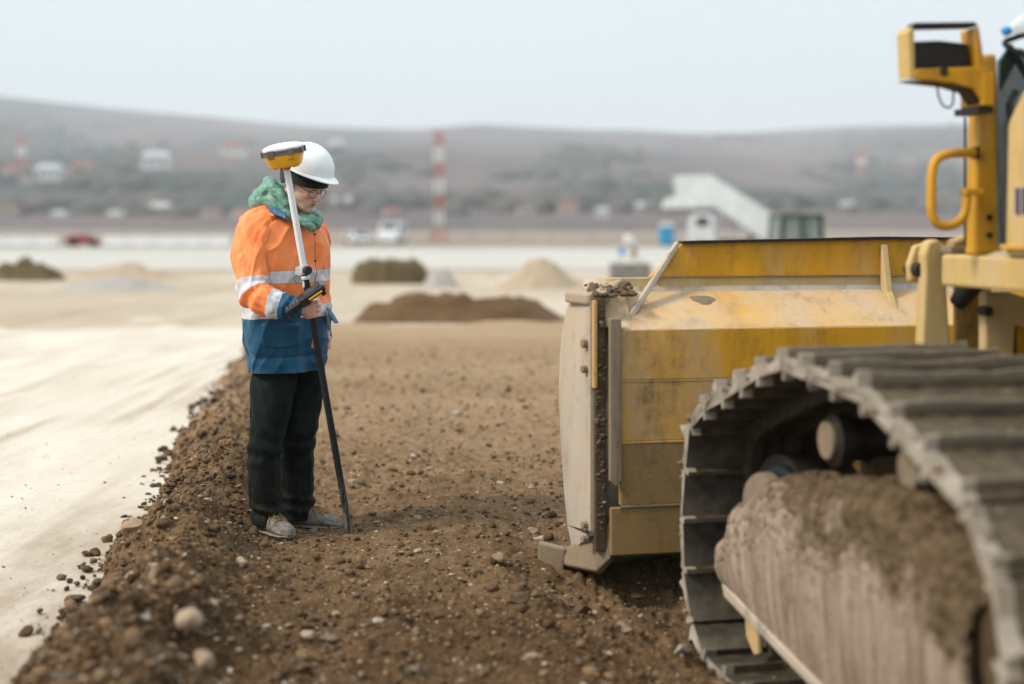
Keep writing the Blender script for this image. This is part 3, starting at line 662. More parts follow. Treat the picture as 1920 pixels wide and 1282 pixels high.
# red and white lattice masts ---------------------------------------------------------
M['mast_red'] = plain('signal_red_paint', (.50, .11, .06, 1), .5); M['mast_white'] = plain('mast_white_paint', (.78, .78, .78, 1), .5, var=.03)
def mast(px, ytop, ybase, d, wpx, nsec, label, base_splay=0.0, z0=-.2, member=.1):
    p = Vector(((px - 960) / F * d, d, z0)); s_ = d / F; H_ = CH - (ytop - HY) * s_ - z0; w = wpx * s_ / 2
    r_ = empty('lattice_mast', p); tag(r_, label, 'mast', 'red and white masts')
    for i in range(nsec):
        za, zb = H_ * i / nsec, H_ * (i + 1) / nsec; m = MB(); g = member * w * 2
        ex = base_splay if i == 0 else 0.0
        ca = [(-w * (1 + ex), -w * (1 + ex)), (w * (1 + ex), -w * (1 + ex)), (w * (1 + ex), w * (1 + ex)), (-w * (1 + ex), w * (1 + ex))]
        cb = [(-w, -w), (w, -w), (w, w), (-w, w)]
        for k in range(4):
            m.tube([(ca[k][0], ca[k][1], za), (cb[k][0], cb[k][1], zb)], g, 6)
            for j in range(3):
                f0, f1 = j / 3, (j + 1) / 3; L_ = lambda A, B, f_: (A[0] + (B[0] - A[0]) * f_, A[1] + (B[1] - A[1]) * f_, za + (zb - za) * f_)
                kk = (k + 1) % 4
                m.tube([L_(ca[k], cb[k], f0), L_(ca[kk], cb[kk], f1)], g * .7, 5); m.tube([L_(ca[kk], cb[kk], f0), L_(ca[k], cb[k], f1)], g * .7, 5)
        m.build('mast_section', M['mast_red'] if (nsec - 1 - i) % 2 == 0 else M['mast_white'], r_)
    return r_
mast(823, 246, 452, 150, 15, 7, 'tall red and white lattice mast standing on the plain beyond the runway', 1.3, member=.062)
mast(40, 258, 400, 1150, 12, 7, 'slim pale red and white mast rising among the hillside houses', .3, z0=20., member=.075)
mast(1615, 282, 412, 1150, 11, 7, 'slim pale red and white mast beyond the far fence', .3, z0=20., member=.075)
# ------------------------------------------------------------------ things on the airfield
def far(px, ybase, z=-.17): return on_ground(px, ybase, z)
M['toilet_blue'] = plain('bright_blue_plastic', (.02, .30, .56, 1), .45, var=.05, scale=2)
p = far(1250, 461); r_ = empty('portable_toilet', p); tag(r_, 'bright blue portable toilet with pale roof by the airport stairs', 'toilet')
MB().bb(-.58, .58, -.58, .58, .06, 1.62).build('cabin', M['toilet_blue'], r_, bevel=.03)
MB().prism([(-.62, -.62, 1.62), (.62, -.62, 1.62), (.62, .62, 1.62), (-.62, .62, 1.62)], (0, 0, .12)).bb(-.5, .5, -.5, .5, 1.74, 1.95).build('roof', M['white_paint'], r_, bevel=.03)
o = MB().bb(-.42, .42, -.615, -.58, .1, 1.58).build('door', M['toilet_blue'], r_, bevel=.01)
MB().bb(.28, .34, -.65, -.615, .8, .95).build('handle', M['white_paint'], o)
MB().bb(-.6, .6, -.6, .6, 0, .06).build('base', M['black'], r_)

M['stair_white'] = plain('weathered_white_paint', (.72, .74, .74, 1), .55, var=.08, scale=.8)
# passenger stairs truck
S = far(1350, 461); k_ = S.y / F
def sx_(px): return (px - 1350) * k_
def sz_(py): return CH - (py - HY) * k_ + .17
r_ = empty('airport_stairs', S); tag(r_, 'white mobile passenger stairs truck with a covered flight sloping down', 'stairs truck')
prof = [(1262, 332), (1330, 330), (1445, 405), (1449, 452), (1428, 452), (1328, 393), (1268, 393)]
for yy in (-1.0, .95): MB().prism([(sx_(x), yy, sz_(y)) for x, y in [(1262, 332), (1330, 330), (1446, 402), (1449, 452), (1430, 452), (1330, 385), (1250, 385), (1250, 372), (1268, 370)]], (0, .05, 0)).build('side_panel', M['stair_white'], r_)
for i in range(16):
    f_ = i / 15; x0 = sx_(1330 + f_ * 108); z0 = sz_(386 + f_ * 66)
    MB().bb(x0 - .16, x0 + .16, -.95, .95, z0 - .05, z0).build('step', M['concrete'], r_)
MB().bb(sx_(1248), sx_(1332), -1.02, 1.02, sz_(390), sz_(386)).build('platform', M['stair_white'], r_)
MB().bb(sx_(1245), sx_(1300), -1.06, 1.06, sz_(392), sz_(378)).build('platform_bumper', M['stair_white'], r_, bevel=.05)
MB().prism([(sx_(1262), -.98, sz_(331)), (sx_(1330), -.98, sz_(329)), (sx_(1331), -.98, sz_(331)), (sx_(1262), -.98, sz_(334))], (0, 1.95, 0)).build('canopy_roof', M['stair_white'], r_)
o = MB().prism([(sx_(1290), -1.0, sz_(456)), (sx_(1290), -1.0, sz_(415)), (sx_(1298), -1.0, sz_(402)), (sx_(1335), -1.0, sz_(402)), (sx_(1340), -1.0, sz_(456))], (0, 2.0, 0)).build('truck_cab', M['stair_white'], r_, bevel=.08)
MB().bb(sx_(1302), sx_(1326), -1.02, -1.0, sz_(425), sz_(408)).build('cab_window', M['window'], o)
MB().bb(sx_(1300), sx_(1446), -.8, .8, sz_(456), sz_(450)).build('chassis', M['dark_metal'], r_)
for px in (1312, 1415):
    for yy in (-.95, .75): w_ = MB().cyl((sx_(px), yy + .1, .42), (0, 1, 0), .42, .28, 20).build('wheel', M['black'], r_); MB().cyl((sx_(px), yy - .05 if yy < 0 else yy + .25, .42), (0, 1, 0), .22, .04, 16).build('rim', M['stair_white'], w_)
for px, yt in ((1345, 398), (1385, 420)):
    for yy in (-.8, .8): MB().tube([(sx_(px), yy, sz_(452)), (sx_(px), yy, sz_(yt))], .06, 8).build('strut', M['stair_white'], r_)

# small roller with a dark green cab
C_ = at(1492, 402, 46.0); r_ = empty('road_roller', (C_.x, 46.0, -.2), R(8)); tag(r_, 'small yellow road roller with a dark green glazed cab behind the blade', 'roller')
zt = C_.z + .2; M['cab_green'] = plain('dark_green_paint', (.018, .04, .032, 1), .4)
kx = 46 / F
m = MB()
for x0 in (-.66, .66):
    for yy in (-.6, .6): MB().tube([(x0, yy, zt - .95), (x0 * .94, yy, zt - .05)], .085, 8).build('cab_post', M['cab_green'], r_)
MB().bb(-.06, .06, -.64, -.58, zt - .95, zt - .05).build('cab_mullion', M['cab_green'], r_)
MB().bb(-.72, .72, -.72, .72, zt - .12, zt).build('cab_roof', M['cab_green'], r_, bevel=.05)
for x0, x1 in ((-.62, -.05), (.05, .62)): MB().bb(x0, x1, -.61, -.60, zt - .93, zt - .1).build('window_pane', M['cab_pane'], r_)
MB().bb(-.62, .62, .6, .61, zt - .93, zt - .1).build('window_pane', M['cab_pane'], r_)
for x0 in (-.69, .69): MB().bb(x0 - .005, x0 + .005, -.55, .55, zt - .93, zt - .1).build('window_pane', M['cab_pane'], r_)
MB().bb(-.78, .78, -.75, .9, .55, zt - .93).build('cab_base', M['yellow'], r_, bevel=.04)
MB().prism([(.78, -.7, .5), (2.1, -.7, .5), (2.1, -.7, 1.05), (.78, -.7, zt - .93)], (0, 1.4, 0)).build('engine_hood', M['yellow'], r_, bevel=.06)
MB().bb(.2, .45, -.3, .3, zt - .95, zt - .55).build('seat', M['black'], r_, bevel=.05)
MB().cyl((-1.35, 0, .55), (0, 1, 0), .55, 1.5, 32).build('drum', M['steel_edge'], r_, smooth=True)
for yy in (-.88, .78): MB().bb(-1.45, -.7, yy, yy + .1, .45, .68).build('drum_yoke', M['yellow'], r_)
for yy in (-.62, .62): MB().cyl((1.35, yy, .5), (0, 1, 0), .5, .4, 28).build('wheel', M['black'], r_, smooth=True)

# cars and a van beyond the runway
M['car_white'] = plain('white_car_paint', (.78, .80, .82, 1), .25, var=.02); M['car_red'] = plain('red_car_paint', (.40, .022, .03, 1), .3, var=.05)
def vehicle(px, ybase, w, h, L, mat, label, cat, rz, hood=.35):
    p = far(px, ybase); r_ = empty('parked_van' if cat == 'van' else 'parked_car', p, rz); tag(r_, label, cat)
    z0 = .28; pr = [(-L / 2, z0), (L / 2, z0), (L / 2, h * .55), (L / 2 - hood * L * .55, h * .60), (L / 2 - hood * L, h), (-L / 2 + .12 * L * (cat == 'car'), h), (-L / 2, h * .62)]
    b_ = MB().prism([(x, -w / 2, z) for x, z in pr], (0, w, 0)).build('body', mat, r_, bevel=.07)
    MB().prism([(L / 2 - hood * L * .62, -w / 2 * .86, h * .66), (L / 2 - hood * L * .62, w / 2 * .86, h * .66), (L / 2 - hood * L * .97, w / 2 * .8, h * .95), (L / 2 - hood * L * .97, -w / 2 * .8, h * .95)], (.03, 0, .02)).build('windscreen', M['window'], r_)
    for yy in (-w / 2 - .012, w / 2 - .012): MB().bb(-L * .36, L / 2 - hood * L, yy, yy + .024, h * .66, h * .9).build('side_window', M['window'], r_)
    for x in (-L * .31, L * .31):
        for yy in (-w / 2 + .06, w / 2 - .06): MB().cyl((x, yy, .31), (0, 1, 0), .31, .2, 18).build('wheel', M['black'], r_)
    for yy in (-w * .36, w * .36): MB().bb(L / 2 - .02, L / 2 + .03, yy - .14, yy + .14, h * .42, h * .5).build('headlight', M['white_plastic'], r_)
    return r_
vehicle(735, 459, 1.75, 1.95, 4.4, M['car_white'], 'white van parked head-on near the foot of the tall mast', 'van', R(-97), .28)
vehicle(672, 459, 1.65, 1.15, 3.2, M['car_white'], 'low white car parked beside the white van', 'car', R(-60), .35)
vehicle(158, 463, 1.6, .95, 2.6, M['car_red'], 'small red car standing in line with the white barriers', 'car', R(2), .3)
M['barrier'] = plain('white_barrier_plastic', (.74, .75, .75, 1), .6, var=.06)
def barrier(px0, px1, yb):
    a_ = far(px0, yb); b_ = far(px1, yb); L = b_.x - a_.x - .06; r_ = empty('road_barrier', ((a_.x + b_.x) / 2, a_.y, -.172))
    tag(r_, 'white waist-high traffic barrier in the long row across the plain', 'barrier', 'white barriers in a row')
    MB().prism([(-L / 2, -.28, 0), (-L / 2, .28, 0), (-L / 2, .28, .14), (-L / 2, .12, .3), (-L / 2, .09, .82), (-L / 2, -.09, .82), (-L / 2, -.12, .3), (-L / 2, -.28, .14)], (L, 0, 0)).build('block', M['barrier'], r_, bevel=.02)
    MB().bb(-L / 2 + .2, -L / 2 + .5, -.285, -.275, .02, .1).bb(L / 2 - .5, L / 2 - .2, -.285, -.275, .02, .1).build('fork_slot', M['black'], r_)
for i in range(8): barrier(-290 + i * 50, -290 + i * 50 + 50, 461)
for i in range(5): barrier(193 + i * 48, 193 + i * 48 + 48, 461)

# grey concrete block on the sand, worker beyond it
p = far(1184, 534, -.2); r_ = empty('concrete_block', p, R(6)); tag(r_, 'weathered grey concrete block standing on the sand beyond the blade', 'block')
MB().bb(-.57, .57, 0, .5, 0, .60).build('block_body', M['concrete'], r_, bevel=.02); 
for x in (-.3, .3): MB().tube([(x - .06, .25, .58), (x - .05, .25, .67), (x + .05, .25, .67), (x + .06, .25, .58)], .012, 6).build('lifting_loop', M['iron'], r_)
p = far(1185, 486, -.17); q_ = p.y / F
w = MB(); Lw = lambda px, py, b=0: Vector(((px - 1185) * q_, b, (486 - py) * q_))
for s_ in (-1, 1):
    w.cap(Lw(1187, 462, s_ * .1), Lw(1190 + s_ * 3, 474, s_ * .13), .11, .08); w.cap(Lw(1190 + s_ * 3, 474, s_ * .13), Lw(1187 + s_ * 4, 484, s_ * .15), .08, .06)
    w.cap(Lw(1187 + s_ * 4, 484.6, s_ * .15), Lw(1184 + s_ * 4, 485, s_ * .15), .05, .045)
    w.cap(Lw(1177, 446, s_ * .2), Lw(1172, 455, s_ * .22), .07, .055); w.cap(Lw(1172, 455, s_ * .22), Lw(1166, 460, s_ * .12), .055, .04); w.ell(Lw(1164, 461, s_ * .12), .06)
w.cap(Lw(1187, 460), Lw(1178, 446), .19, .20); w.cap(Lw(1177, 442), Lw(1176, 436), .07, .11); w.ell(Lw(1176.5, 436), (.10, .09, .13))
me = remesh('person', w, .03, 3); Pv = verts_np(me); C2 = np.full((len(Pv), 3), .0) + np.array([.70, .71, .72])
C2[Pv[:, 2] < (486 - 459) * q_] = (.30, .20, .12); C2[Pv[:, 2] > (486 - 441) * q_] = (.45, .26, .19); C2[(Pv[:, 2] > (486 - 436) * q_)] = (.05, .07, .13); C2[Pv[:, 0] < (1168 - 1185) * q_] = (.45, .26, .19)
vcol(me, C2); t = NT('worker_clothes'); t.set(Base_Color=t.n('ShaderNodeVertexColor', layer_name='col').outputs[0], Roughness=.8); M['worker'] = t.m
wk = link('person', me, M['worker'], smooth=True, loc=p); tag(wk, 'far worker in white top and dark cap stooping over a blue bag', 'person')
bp = p + Lw(1166, 473, 0); m = MB().bb(-.16, .16, -.11, .11, -.18, .20); o = m.build('bag', M['blue_plastic'], None, bevel=.05, loc=bp); tag(o, 'small blue bag held by the stooping far worker', 'bag')
MB().tube([(-.08, 0, .19), (-.05, 0, .34), (.05, 0, .34), (.08, 0, .19)], .015, 6).build('bag_handle', M['black'], o)

# wire fence along the plain
M['fence'] = plain('grey_fence_wire', (.30, .27, .26, 1), .7)
r_ = empty('perimeter_fence', (0, 128, -.16)); tag(r_, 'long thin grey wire fence along the far side of the plain', 'fence')
for i in range(41): MB().tube([(-70 + i * 3.5, 0, 0), (-70 + i * 3.5, 0, 2.1)], .04, 6).build('post', M['fence'], r_)
for j in range(6): MB().tube([(-70, 0, .3 + j * .34), (70, 0, .3 + j * .34)], .014, 4).build('wire', M['fence'], r_)

# the air itself
hz = MB().bb(-1900, 1900, -40, 4300, -4.0, 340.).build('haze', None); t = NT('haze_air'); t.t.nodes.remove(t.b)
v_ = t.n('ShaderNodeVolumePrincipled', {'Color': (.90, .945, 1.0, 1), 'Density': .00025, 'Anisotropy': .1}); t.t.links.new(v_.outputs[0], t.out.inputs['Volume'])
hz.data.materials.append(t.m); tag(hz, 'pale bluish winter haze filling the air over the plain', 'haze', kind='stuff')
# ------------------------------------------------------------------ the bulldozer (local x = to its right, y = ahead, z = up)
DZ = empty('bulldozer', D0, TH); tag(DZ, 'muddy yellow crawler bulldozer with raised blade and steel tracks', 'bulldozer')
BW0, BW1 = -.14, 2.64                   # blade ends
# --- blade: back plates
bl = empty('blade', (0, 0, 0), 0, DZ)
def plate(name, z0, z1, mat, y0=.54, y1=.58, x0=None, x1=None):
    g = np.linspace(0, 1, 60); n = 12; x0 = (BW0 + .05) if x0 is None else x0; x1 = BW1 - .05 if x1 is None else x1
    return MB().bb(x0, x1, y0, y1, z0, z1).build(name, mat, bl, bevel=.004)
plate('back_plate', .833, 1.038, M['yellow'])
plate('back_plate', .578, .824, M['yellow_mid'], .5415)
plate('back_plate', .311, .569, M['yellow_low'], .543)
plate('back_plate', .105, .302, M['yellow_low'], .546, x0=-.13)
for z in (.828, .573, .306): MB().tube([(BW0 + .05, .545, z), (BW1 - .05, .545, z)], .006, 6).build('weld_seam', M['yellow_mid'] if z > .5 else M['steel_edge'], bl)
def dent_plate(name, pts, mat, n=60, m=14, amp=.004):
    """a plate that follows the (y, z) profile with dents in it"""
    prof, _ = catmull([(y, z, 0) for y, z in pts], m); X_ = np.linspace(BW0 + .05, BW1 - .05, n)
    P_ = np.zeros((m, n, 3)); P_[:, :, 0] = X_[None]; P_[:, :, 1] = prof[:, :1]; P_[:, :, 2] = prof[:, 1:2]
    P_[:, :, 1:] += (amp * fbm(X_[None] * 4, prof[:, 1:2] * 9, 2.2, 3))[..., None]
    o = link(name, grid_mesh(name, P_), mat, bl, smooth=True); s_ = o.modifiers.new('s', 'SOLIDIFY'); s_.thickness = .02; s_.offset = -1; return o
dent_plate('dusty_shelf', [(.54, 1.036), (.575, 1.065), (.68, 1.14), (.755, 1.19), (.765, 1.205)], M['yellow_dusty'])
dent_plate('upper_back_plate', [(.762, 1.20), (.764, 1.225), (.765, 1.246)], M['cream'], amp=.002)
# --- spill guard over the blade
sg = [(.10, 1.25), (.245, 1.395), (.30, 1.402), (1.2, 1.415), (2.30, 1.402), (2.46, 1.25)]
MB().prism([(x, .752, z) for x, z in sg], (0, .028, 0)).build('spill_guard', M['yellow_clean'], bl, bevel=.005)
MB().prism([(.245, .735, 1.394), (1.2, .735, 1.412), (2.3, .735, 1.40), (2.3, .735, 1.412), (1.2, .735, 1.424), (.245, .735, 1.406)], (0, .06, 0)).build('guard_rim', M['iron'], bl)
# slanted flange from the shelf to the guard's corner
MB().prism([(-.045, .60, 1.085), (-.025, .60, 1.072), (.245, .76, 1.39), (.228, .76, 1.405)], (0, .03, .0)).build('corner_flange', M['steel_pale'], bl, bevel=.004)
for x in (1.19, 2.0): MB().prism([(x - .016, .62, 1.09), (x - .016, .70, 1.13), (x - .016, .752, 1.20), (x - .016, .752, 1.385), (x - .016, .738, 1.39), (x - .016, .69, 1.18)], (.032, 0, 0)).build('gusset', M['cream'], bl, bevel=.006)
# left top corner of the mouldboard
MB().prism([(-.22, .60, 1.19), (-.14, .60, 1.19), (.0, .78, 1.245), (.06, .82, 1.25), (-.10, .84, 1.215), (-.27, .80, 1.19)], (0, 0, -.05)).build('mouldboard_corner', M['heap_sand'], bl, bevel=.012)
MB().prism([(-.14, .585, 1.045), (-.14, .66, 1.185), (-.03, .68, 1.19), (-.03, .585, 1.075)], (0, .05, 0)).build('corner_web', M['yellow_dusty'], bl, bevel=.006)
# --- moldboard front, concave
zs = np.linspace(.05, 1.24, 20); X_ = np.linspace(BW0 - .05, BW1 + .05, 30)
yf = .80 - .19 * np.sin((zs - .05) / 1.19 * math.pi) ** 1.0
P_ = np.zeros((20, 30, 3)); P_[:, :, 0] = X_[None]; P_[:, :, 1] = yf[:, None]; P_[:, :, 2] = zs[:, None]
o = link('mouldboard', grid_mesh('mouldboard', P_), M['steel_pale'], bl, smooth=True); s_ = o.modifiers.new('s', 'SOLIDIFY'); s_.thickness = .02; s_.offset = 1
# --- end wings and end bits
def wing(sx, x_in, x_out):
    zz = [1.19, 1.12, 1.0, .90, .75, .55, .35, .18, .07]
    fr = [.80, .83, .86, .87, .875, .865, .85, .83, .80]
    V_ = []; n = len(zz)
    for th in (0, .028 * sx):
        for z, f_ in zip(zz, fr):
            V_.append((x_in + th, .60, z if z > .1 else .20)); V_.append((x_out + th + (.045 * sx * (1 - (f_ - .8) / .075)), f_, z))
    F_ = []
    for k_ in range(n - 1):
        a_ = 2 * k_; F_.append([a_, a_ + 1, a_ + 3, a_ + 2]); b_ = a_ + 2 * n; F_.append([b_, b_ + 2, b_ + 3, b_ + 1])
        F_.append([a_, a_ + 2, b_ + 2, b_]); F_.append([a_ + 1, b_ + 1, b_ + 3, a_ + 3])
    F_.append([0, 2 * n, 2 * n + 1, 1]); e_ = 2 * n - 2; F_.append([e_, e_ + 1, e_ + 1 + 2 * n, e_ + 2 * n])
    w_ = MB().add(V_, F_).build('end_wing', M['steel_pale'], bl, smooth=True)
    for z in (.98, .875, .22, .16): 
        MB().cyl((x_in - .008 * sx + (x_out - x_in) * .12, .63, z), (-sx, -.25, 0), .017, .03, 6).build('bolt', M['steel_edge'], w_, bevel=.003)
wing(1, -.205, -.275); wing(-1, 2.705, 2.775)
o = MB().bb(-.19, -.145, .575, .62, .12, 1.17).build('edge_channel', M['mud_dark'], bl, bevel=.004)
MB().bb(-.20, -.185, .56, .60, .80, 1.16).build('edge_strip', M['yellow_mid'], bl, bevel=.003)
MB().prism([(-.142, .52, 1.09), (-.092, .52, 1.09), (-.088, .52, .42), (-.115, .515, .395), (-.142, .52, .42)], (0, .03, 0)).build('cover_bar', M['steel_edge'], bl, bevel=.006)
# end bit: a cupped corner under the wing
def end_bit(sx, x0):
    g = lambda x: x0 + sx * x
    MB().add([(g(0), .585, .235), (g(0), .56, .09), (g(-.05), .60, .03), (g(-.14), .80, .015), (g(-.14), .84, .07), (g(-.02), .62, .205),
              (g(.03), .60, .235), (g(.03), .58, .085), (g(-.02), .62, .01), (g(-.12), .83, -.005), (g(-.12), .87, .06), (g(.0), .65, .205)],
             [[0, 1, 2, 5], [2, 3, 4, 5], [6, 11, 8, 7], [8, 11, 10, 9], [0, 6, 7, 1], [1, 7, 8, 2], [2, 8, 9, 3], [3, 9, 10, 4], [4, 10, 11, 5], [5, 11, 6, 0]]).build('end_bit', M['steel_edge'], bl, bevel=.008)
    MB().add([(g(-.13), .80, .085), (g(-.235), .88, .10), (g(-.24), .90, -.045), (g(-.14), .83, -.06), (g(-.12), .84, .085), (g(-.22), .92, .10), (g(-.225), .94, -.045), (g(-.125), .87, -.06)],
             [[0, 1, 2, 3], [4, 7, 6, 5], [0, 4, 5, 1], [1, 5, 6, 2], [2, 6, 7, 3], [3, 7, 4, 0]]).build('end_bit_tip', M['steel_edge'], bl, bevel=.01)
end_bit(1, -.13); end_bit(-1, 2.63)
MB().prism([(-.26, .80, .06), (-.26, .93, -.06), (-.26, .955, -.05), (-.26, .83, .09)], (3.02, 0, 0)).build('cutting_edge', M['steel_edge'], bl, bevel=.004)
# mud stuck to the blade: scabs on its back, lumps in the corner and the edge channel
def scab(x, y, z, w_, h_, nrm, seed, mat):
    nrm = Vector(nrm).normalized(); e1 = Vector((1, 0, 0)); e2 = nrm.cross(e1).normalized(); n = 22; V_ = [Vector((x, y, z)) + nrm * .007]; F_ = []
    for j in range(2):
        for k in range(n):
            a_ = 2 * math.pi * k / n; q_ = (1.0 if j else .6) * (1 + .35 * float(vnoise(math.cos(a_) * 1.6 + seed, math.sin(a_) * 1.6, seed)))
            V_.append(Vector((x, y, z)) + e1 * w_ * q_ * math.cos(a_) + e2 * h_ * q_ * math.sin(a_) + nrm * (.001 if j else .006))
    F_ += [[0, 1 + k, 1 + (k + 1) % n] for k in range(n)] + [[1 + k, 1 + n + k, 1 + n + (k + 1) % n, 1 + (k + 1) % n] for k in range(n)]
    MB().add(V_, F_).build('mud_scab', mat, bl, smooth=True)
SN = (0, -.55, .83)
scab(.33, .695, 1.151, .062, .030, SN, 1.1, M['steel_edge'])
cp = np.concatenate([np.stack([RNG.uniform(-.20, .0, 70), RNG.uniform(.58, .74, 70), np.full(70, 1.185)], 1), np.stack([RNG.uniform(-.185, -.15, 170), np.full(170, .577), .14 + 1.0 * RNG.uniform(0, 1, 170) ** .8], 1)])
cp[:70, 2] += .05 * (cp[:70, 1] - .60) / .2
o = scatter('stuck_mud', cp, np.concatenate([np.exp(RNG.normal(math.log(.012), .4, 70)).clip(.005, .022), np.exp(RNG.normal(math.log(.007), .5, 170)).clip(.003, .018)]), np.where(RNG.uniform(0, 1, (240, 1)) < .86, np.array([[.10, .068, .036]]), np.array([[.24, .175, .11]])), (V1, T1), .7, .5, rough=.4, smooth=False); o.parent = bl
# --- push arms, tilt cylinder
for x in (.74, 1.70): MB().tube([(x, -1.5, .36), (x, .2, .30), (x + (.1 if x < 1 else -.1), .55, .32)], .085, 8).build('push_arm', M['yellow_low'], DZ)
MB().bb(.8, 1.7, .42, .545, .22, .5).build('push_beam', M['yellow_low'], DZ, bevel=.02)

# --- tracks
SW, NSH = .66, 30
circ = [(0, .18), (0, .50), (-.012, .652), (-.06, .72), (-.125, .767), (-.30, .835), (-.02, .09), (-.07, .0), (-.17, -.075), (-.30, -.105)]
for (cu, cz, r_) in [(-.93, .91, .125), (-1.48, .91, .10), (-1.835, .455, .425), (-1.45, .0, .105), (-1.0, .0, .105)]:
    for k in range(72): circ.append((cu + r_ * math.cos(k * math.pi / 36), cz + r_ * math.sin(k * math.pi / 36)))
def hull(pts):
    pts = sorted(set(pts)); cr = lambda o, a_, b_: (a_[0] - o[0]) * (b_[1] - o[1]) - (a_[1] - o[1]) * (b_[0] - o[0])
    def half(ps):
        h_ = []
        for p_ in ps:
            while len(h_) > 1 and cr(h_[-2], h_[-1], p_) <= 0: h_.pop()
            h_.append(p_)
        return h_[:-1]
    return half(pts) + half(pts[::-1])
H_ = np.array(hull(circ)); Hc = np.vstack([H_, H_[:1]]); sl = np.concatenate([[0], np.cumsum(np.linalg.norm(np.diff(Hc, axis=0), axis=1))]); LT = sl[-1]
def track_pt(s_):
    s_ = s_ % LT; return np.array([np.interp(s_, sl, Hc[:, 0]), np.interp(s_, sl, Hc[:, 1])])
pitch = LT / NSH
m = MB()          # one shoe, local: x across, y along, z outwards
prof = [(-.5, -.034), (-.41, -.034), (-.39, -.006), (.46, -.006), (.505, .010), (.50, .028), (.45, .030), (.385, .034), (.355, .074), (.315, .077), (.27, .050), (.15, .034), (-.10, .027), (-.30, .030), (-.44, .036), (-.505, .020)]
m.prism([(-.0, y * pitch * 1.0, z - .008) for y, z in prof], (SW, 0, 0))
shoe_me = m.build('shoe', M['shoe']).data
bpy.data.objects.remove(bpy.data.objects['shoe'])
bm = bmesh.new(); bm.from_mesh(shoe_me); bmesh.ops.subdivide_edges(bm, edges=[e_ for e_ in bm.edges if abs(e_.verts[0].co.x - e_.verts[1].co.x) > .3], cuts=15)
bm.to_mesh(shoe_me); bm.free()
SHOES = []
for k in range(6):
    me = shoe_me.copy(); Pv = verts_np(me); n_ = fbm(Pv[:, 0] * 7 + k * 9, Pv[:, 1] * 12, Pv[:, 2] * 12 + k, 3)
    Pv[:, 2] += .0085 * n_ * (Pv[:, 2] > .005); Pv[:, 0] += .013 * vnoise(Pv[:, 1] * 20 + k * 3, Pv[:, 2] * 20) * ((Pv[:, 0] < .02) | (Pv[:, 0] > .64)); set_verts(me, Pv); SHOES.append(me)
m = MB()
for x in (.235, .385): m.prism([(x, -.56 * pitch, -.035), (x, -.40 * pitch, -.085), (x, .40 * pitch, -.085), (x, .56 * pitch, -.035), (x, .40 * pitch, -.004), (x, -.40 * pitch, -.004)], (.04, 0, 0))
m.cyl((.33, .5 * pitch, -.05), (1, 0, 0), .028, .2, 10)
for me in SHOES:
    for mm_ in (M['shoe_in'], M['shoe_rim']): me.materials.append(mm_)
    ix = np.array([1 if p_.normal.z < -.5 else (2 if (p_.center.x < .03) else 0) for p_ in me.polygons], np.int32); me.polygons.foreach_set('material_index', ix)
tmp = m.build('chain_link', M['chain']); link_me = tmp.data; bpy.data.objects.remove(tmp)
def shoe_matrix(s_):
    p_ = track_pt(s_); a_ = track_pt(s_ - pitch * .45); b_ = track_pt(s_ + pitch * .45); d_ = (b_ - a_) / np.linalg.norm(b_ - a_)
    y_ = Vector((0, d_[0], d_[1])); z_ = Vector((0, d_[1], -d_[0])); x_ = Vector((1, 0, 0))     # loop runs anticlockwise in (u, z): outward is to its right
    pm = (Vector((0, a_[0], a_[1])) + Vector((0, b_[0], b_[1]))) / 2
    mt = Matrix((x_, y_, z_)).transposed().to_4x4(); mt.translation = pm; return mt
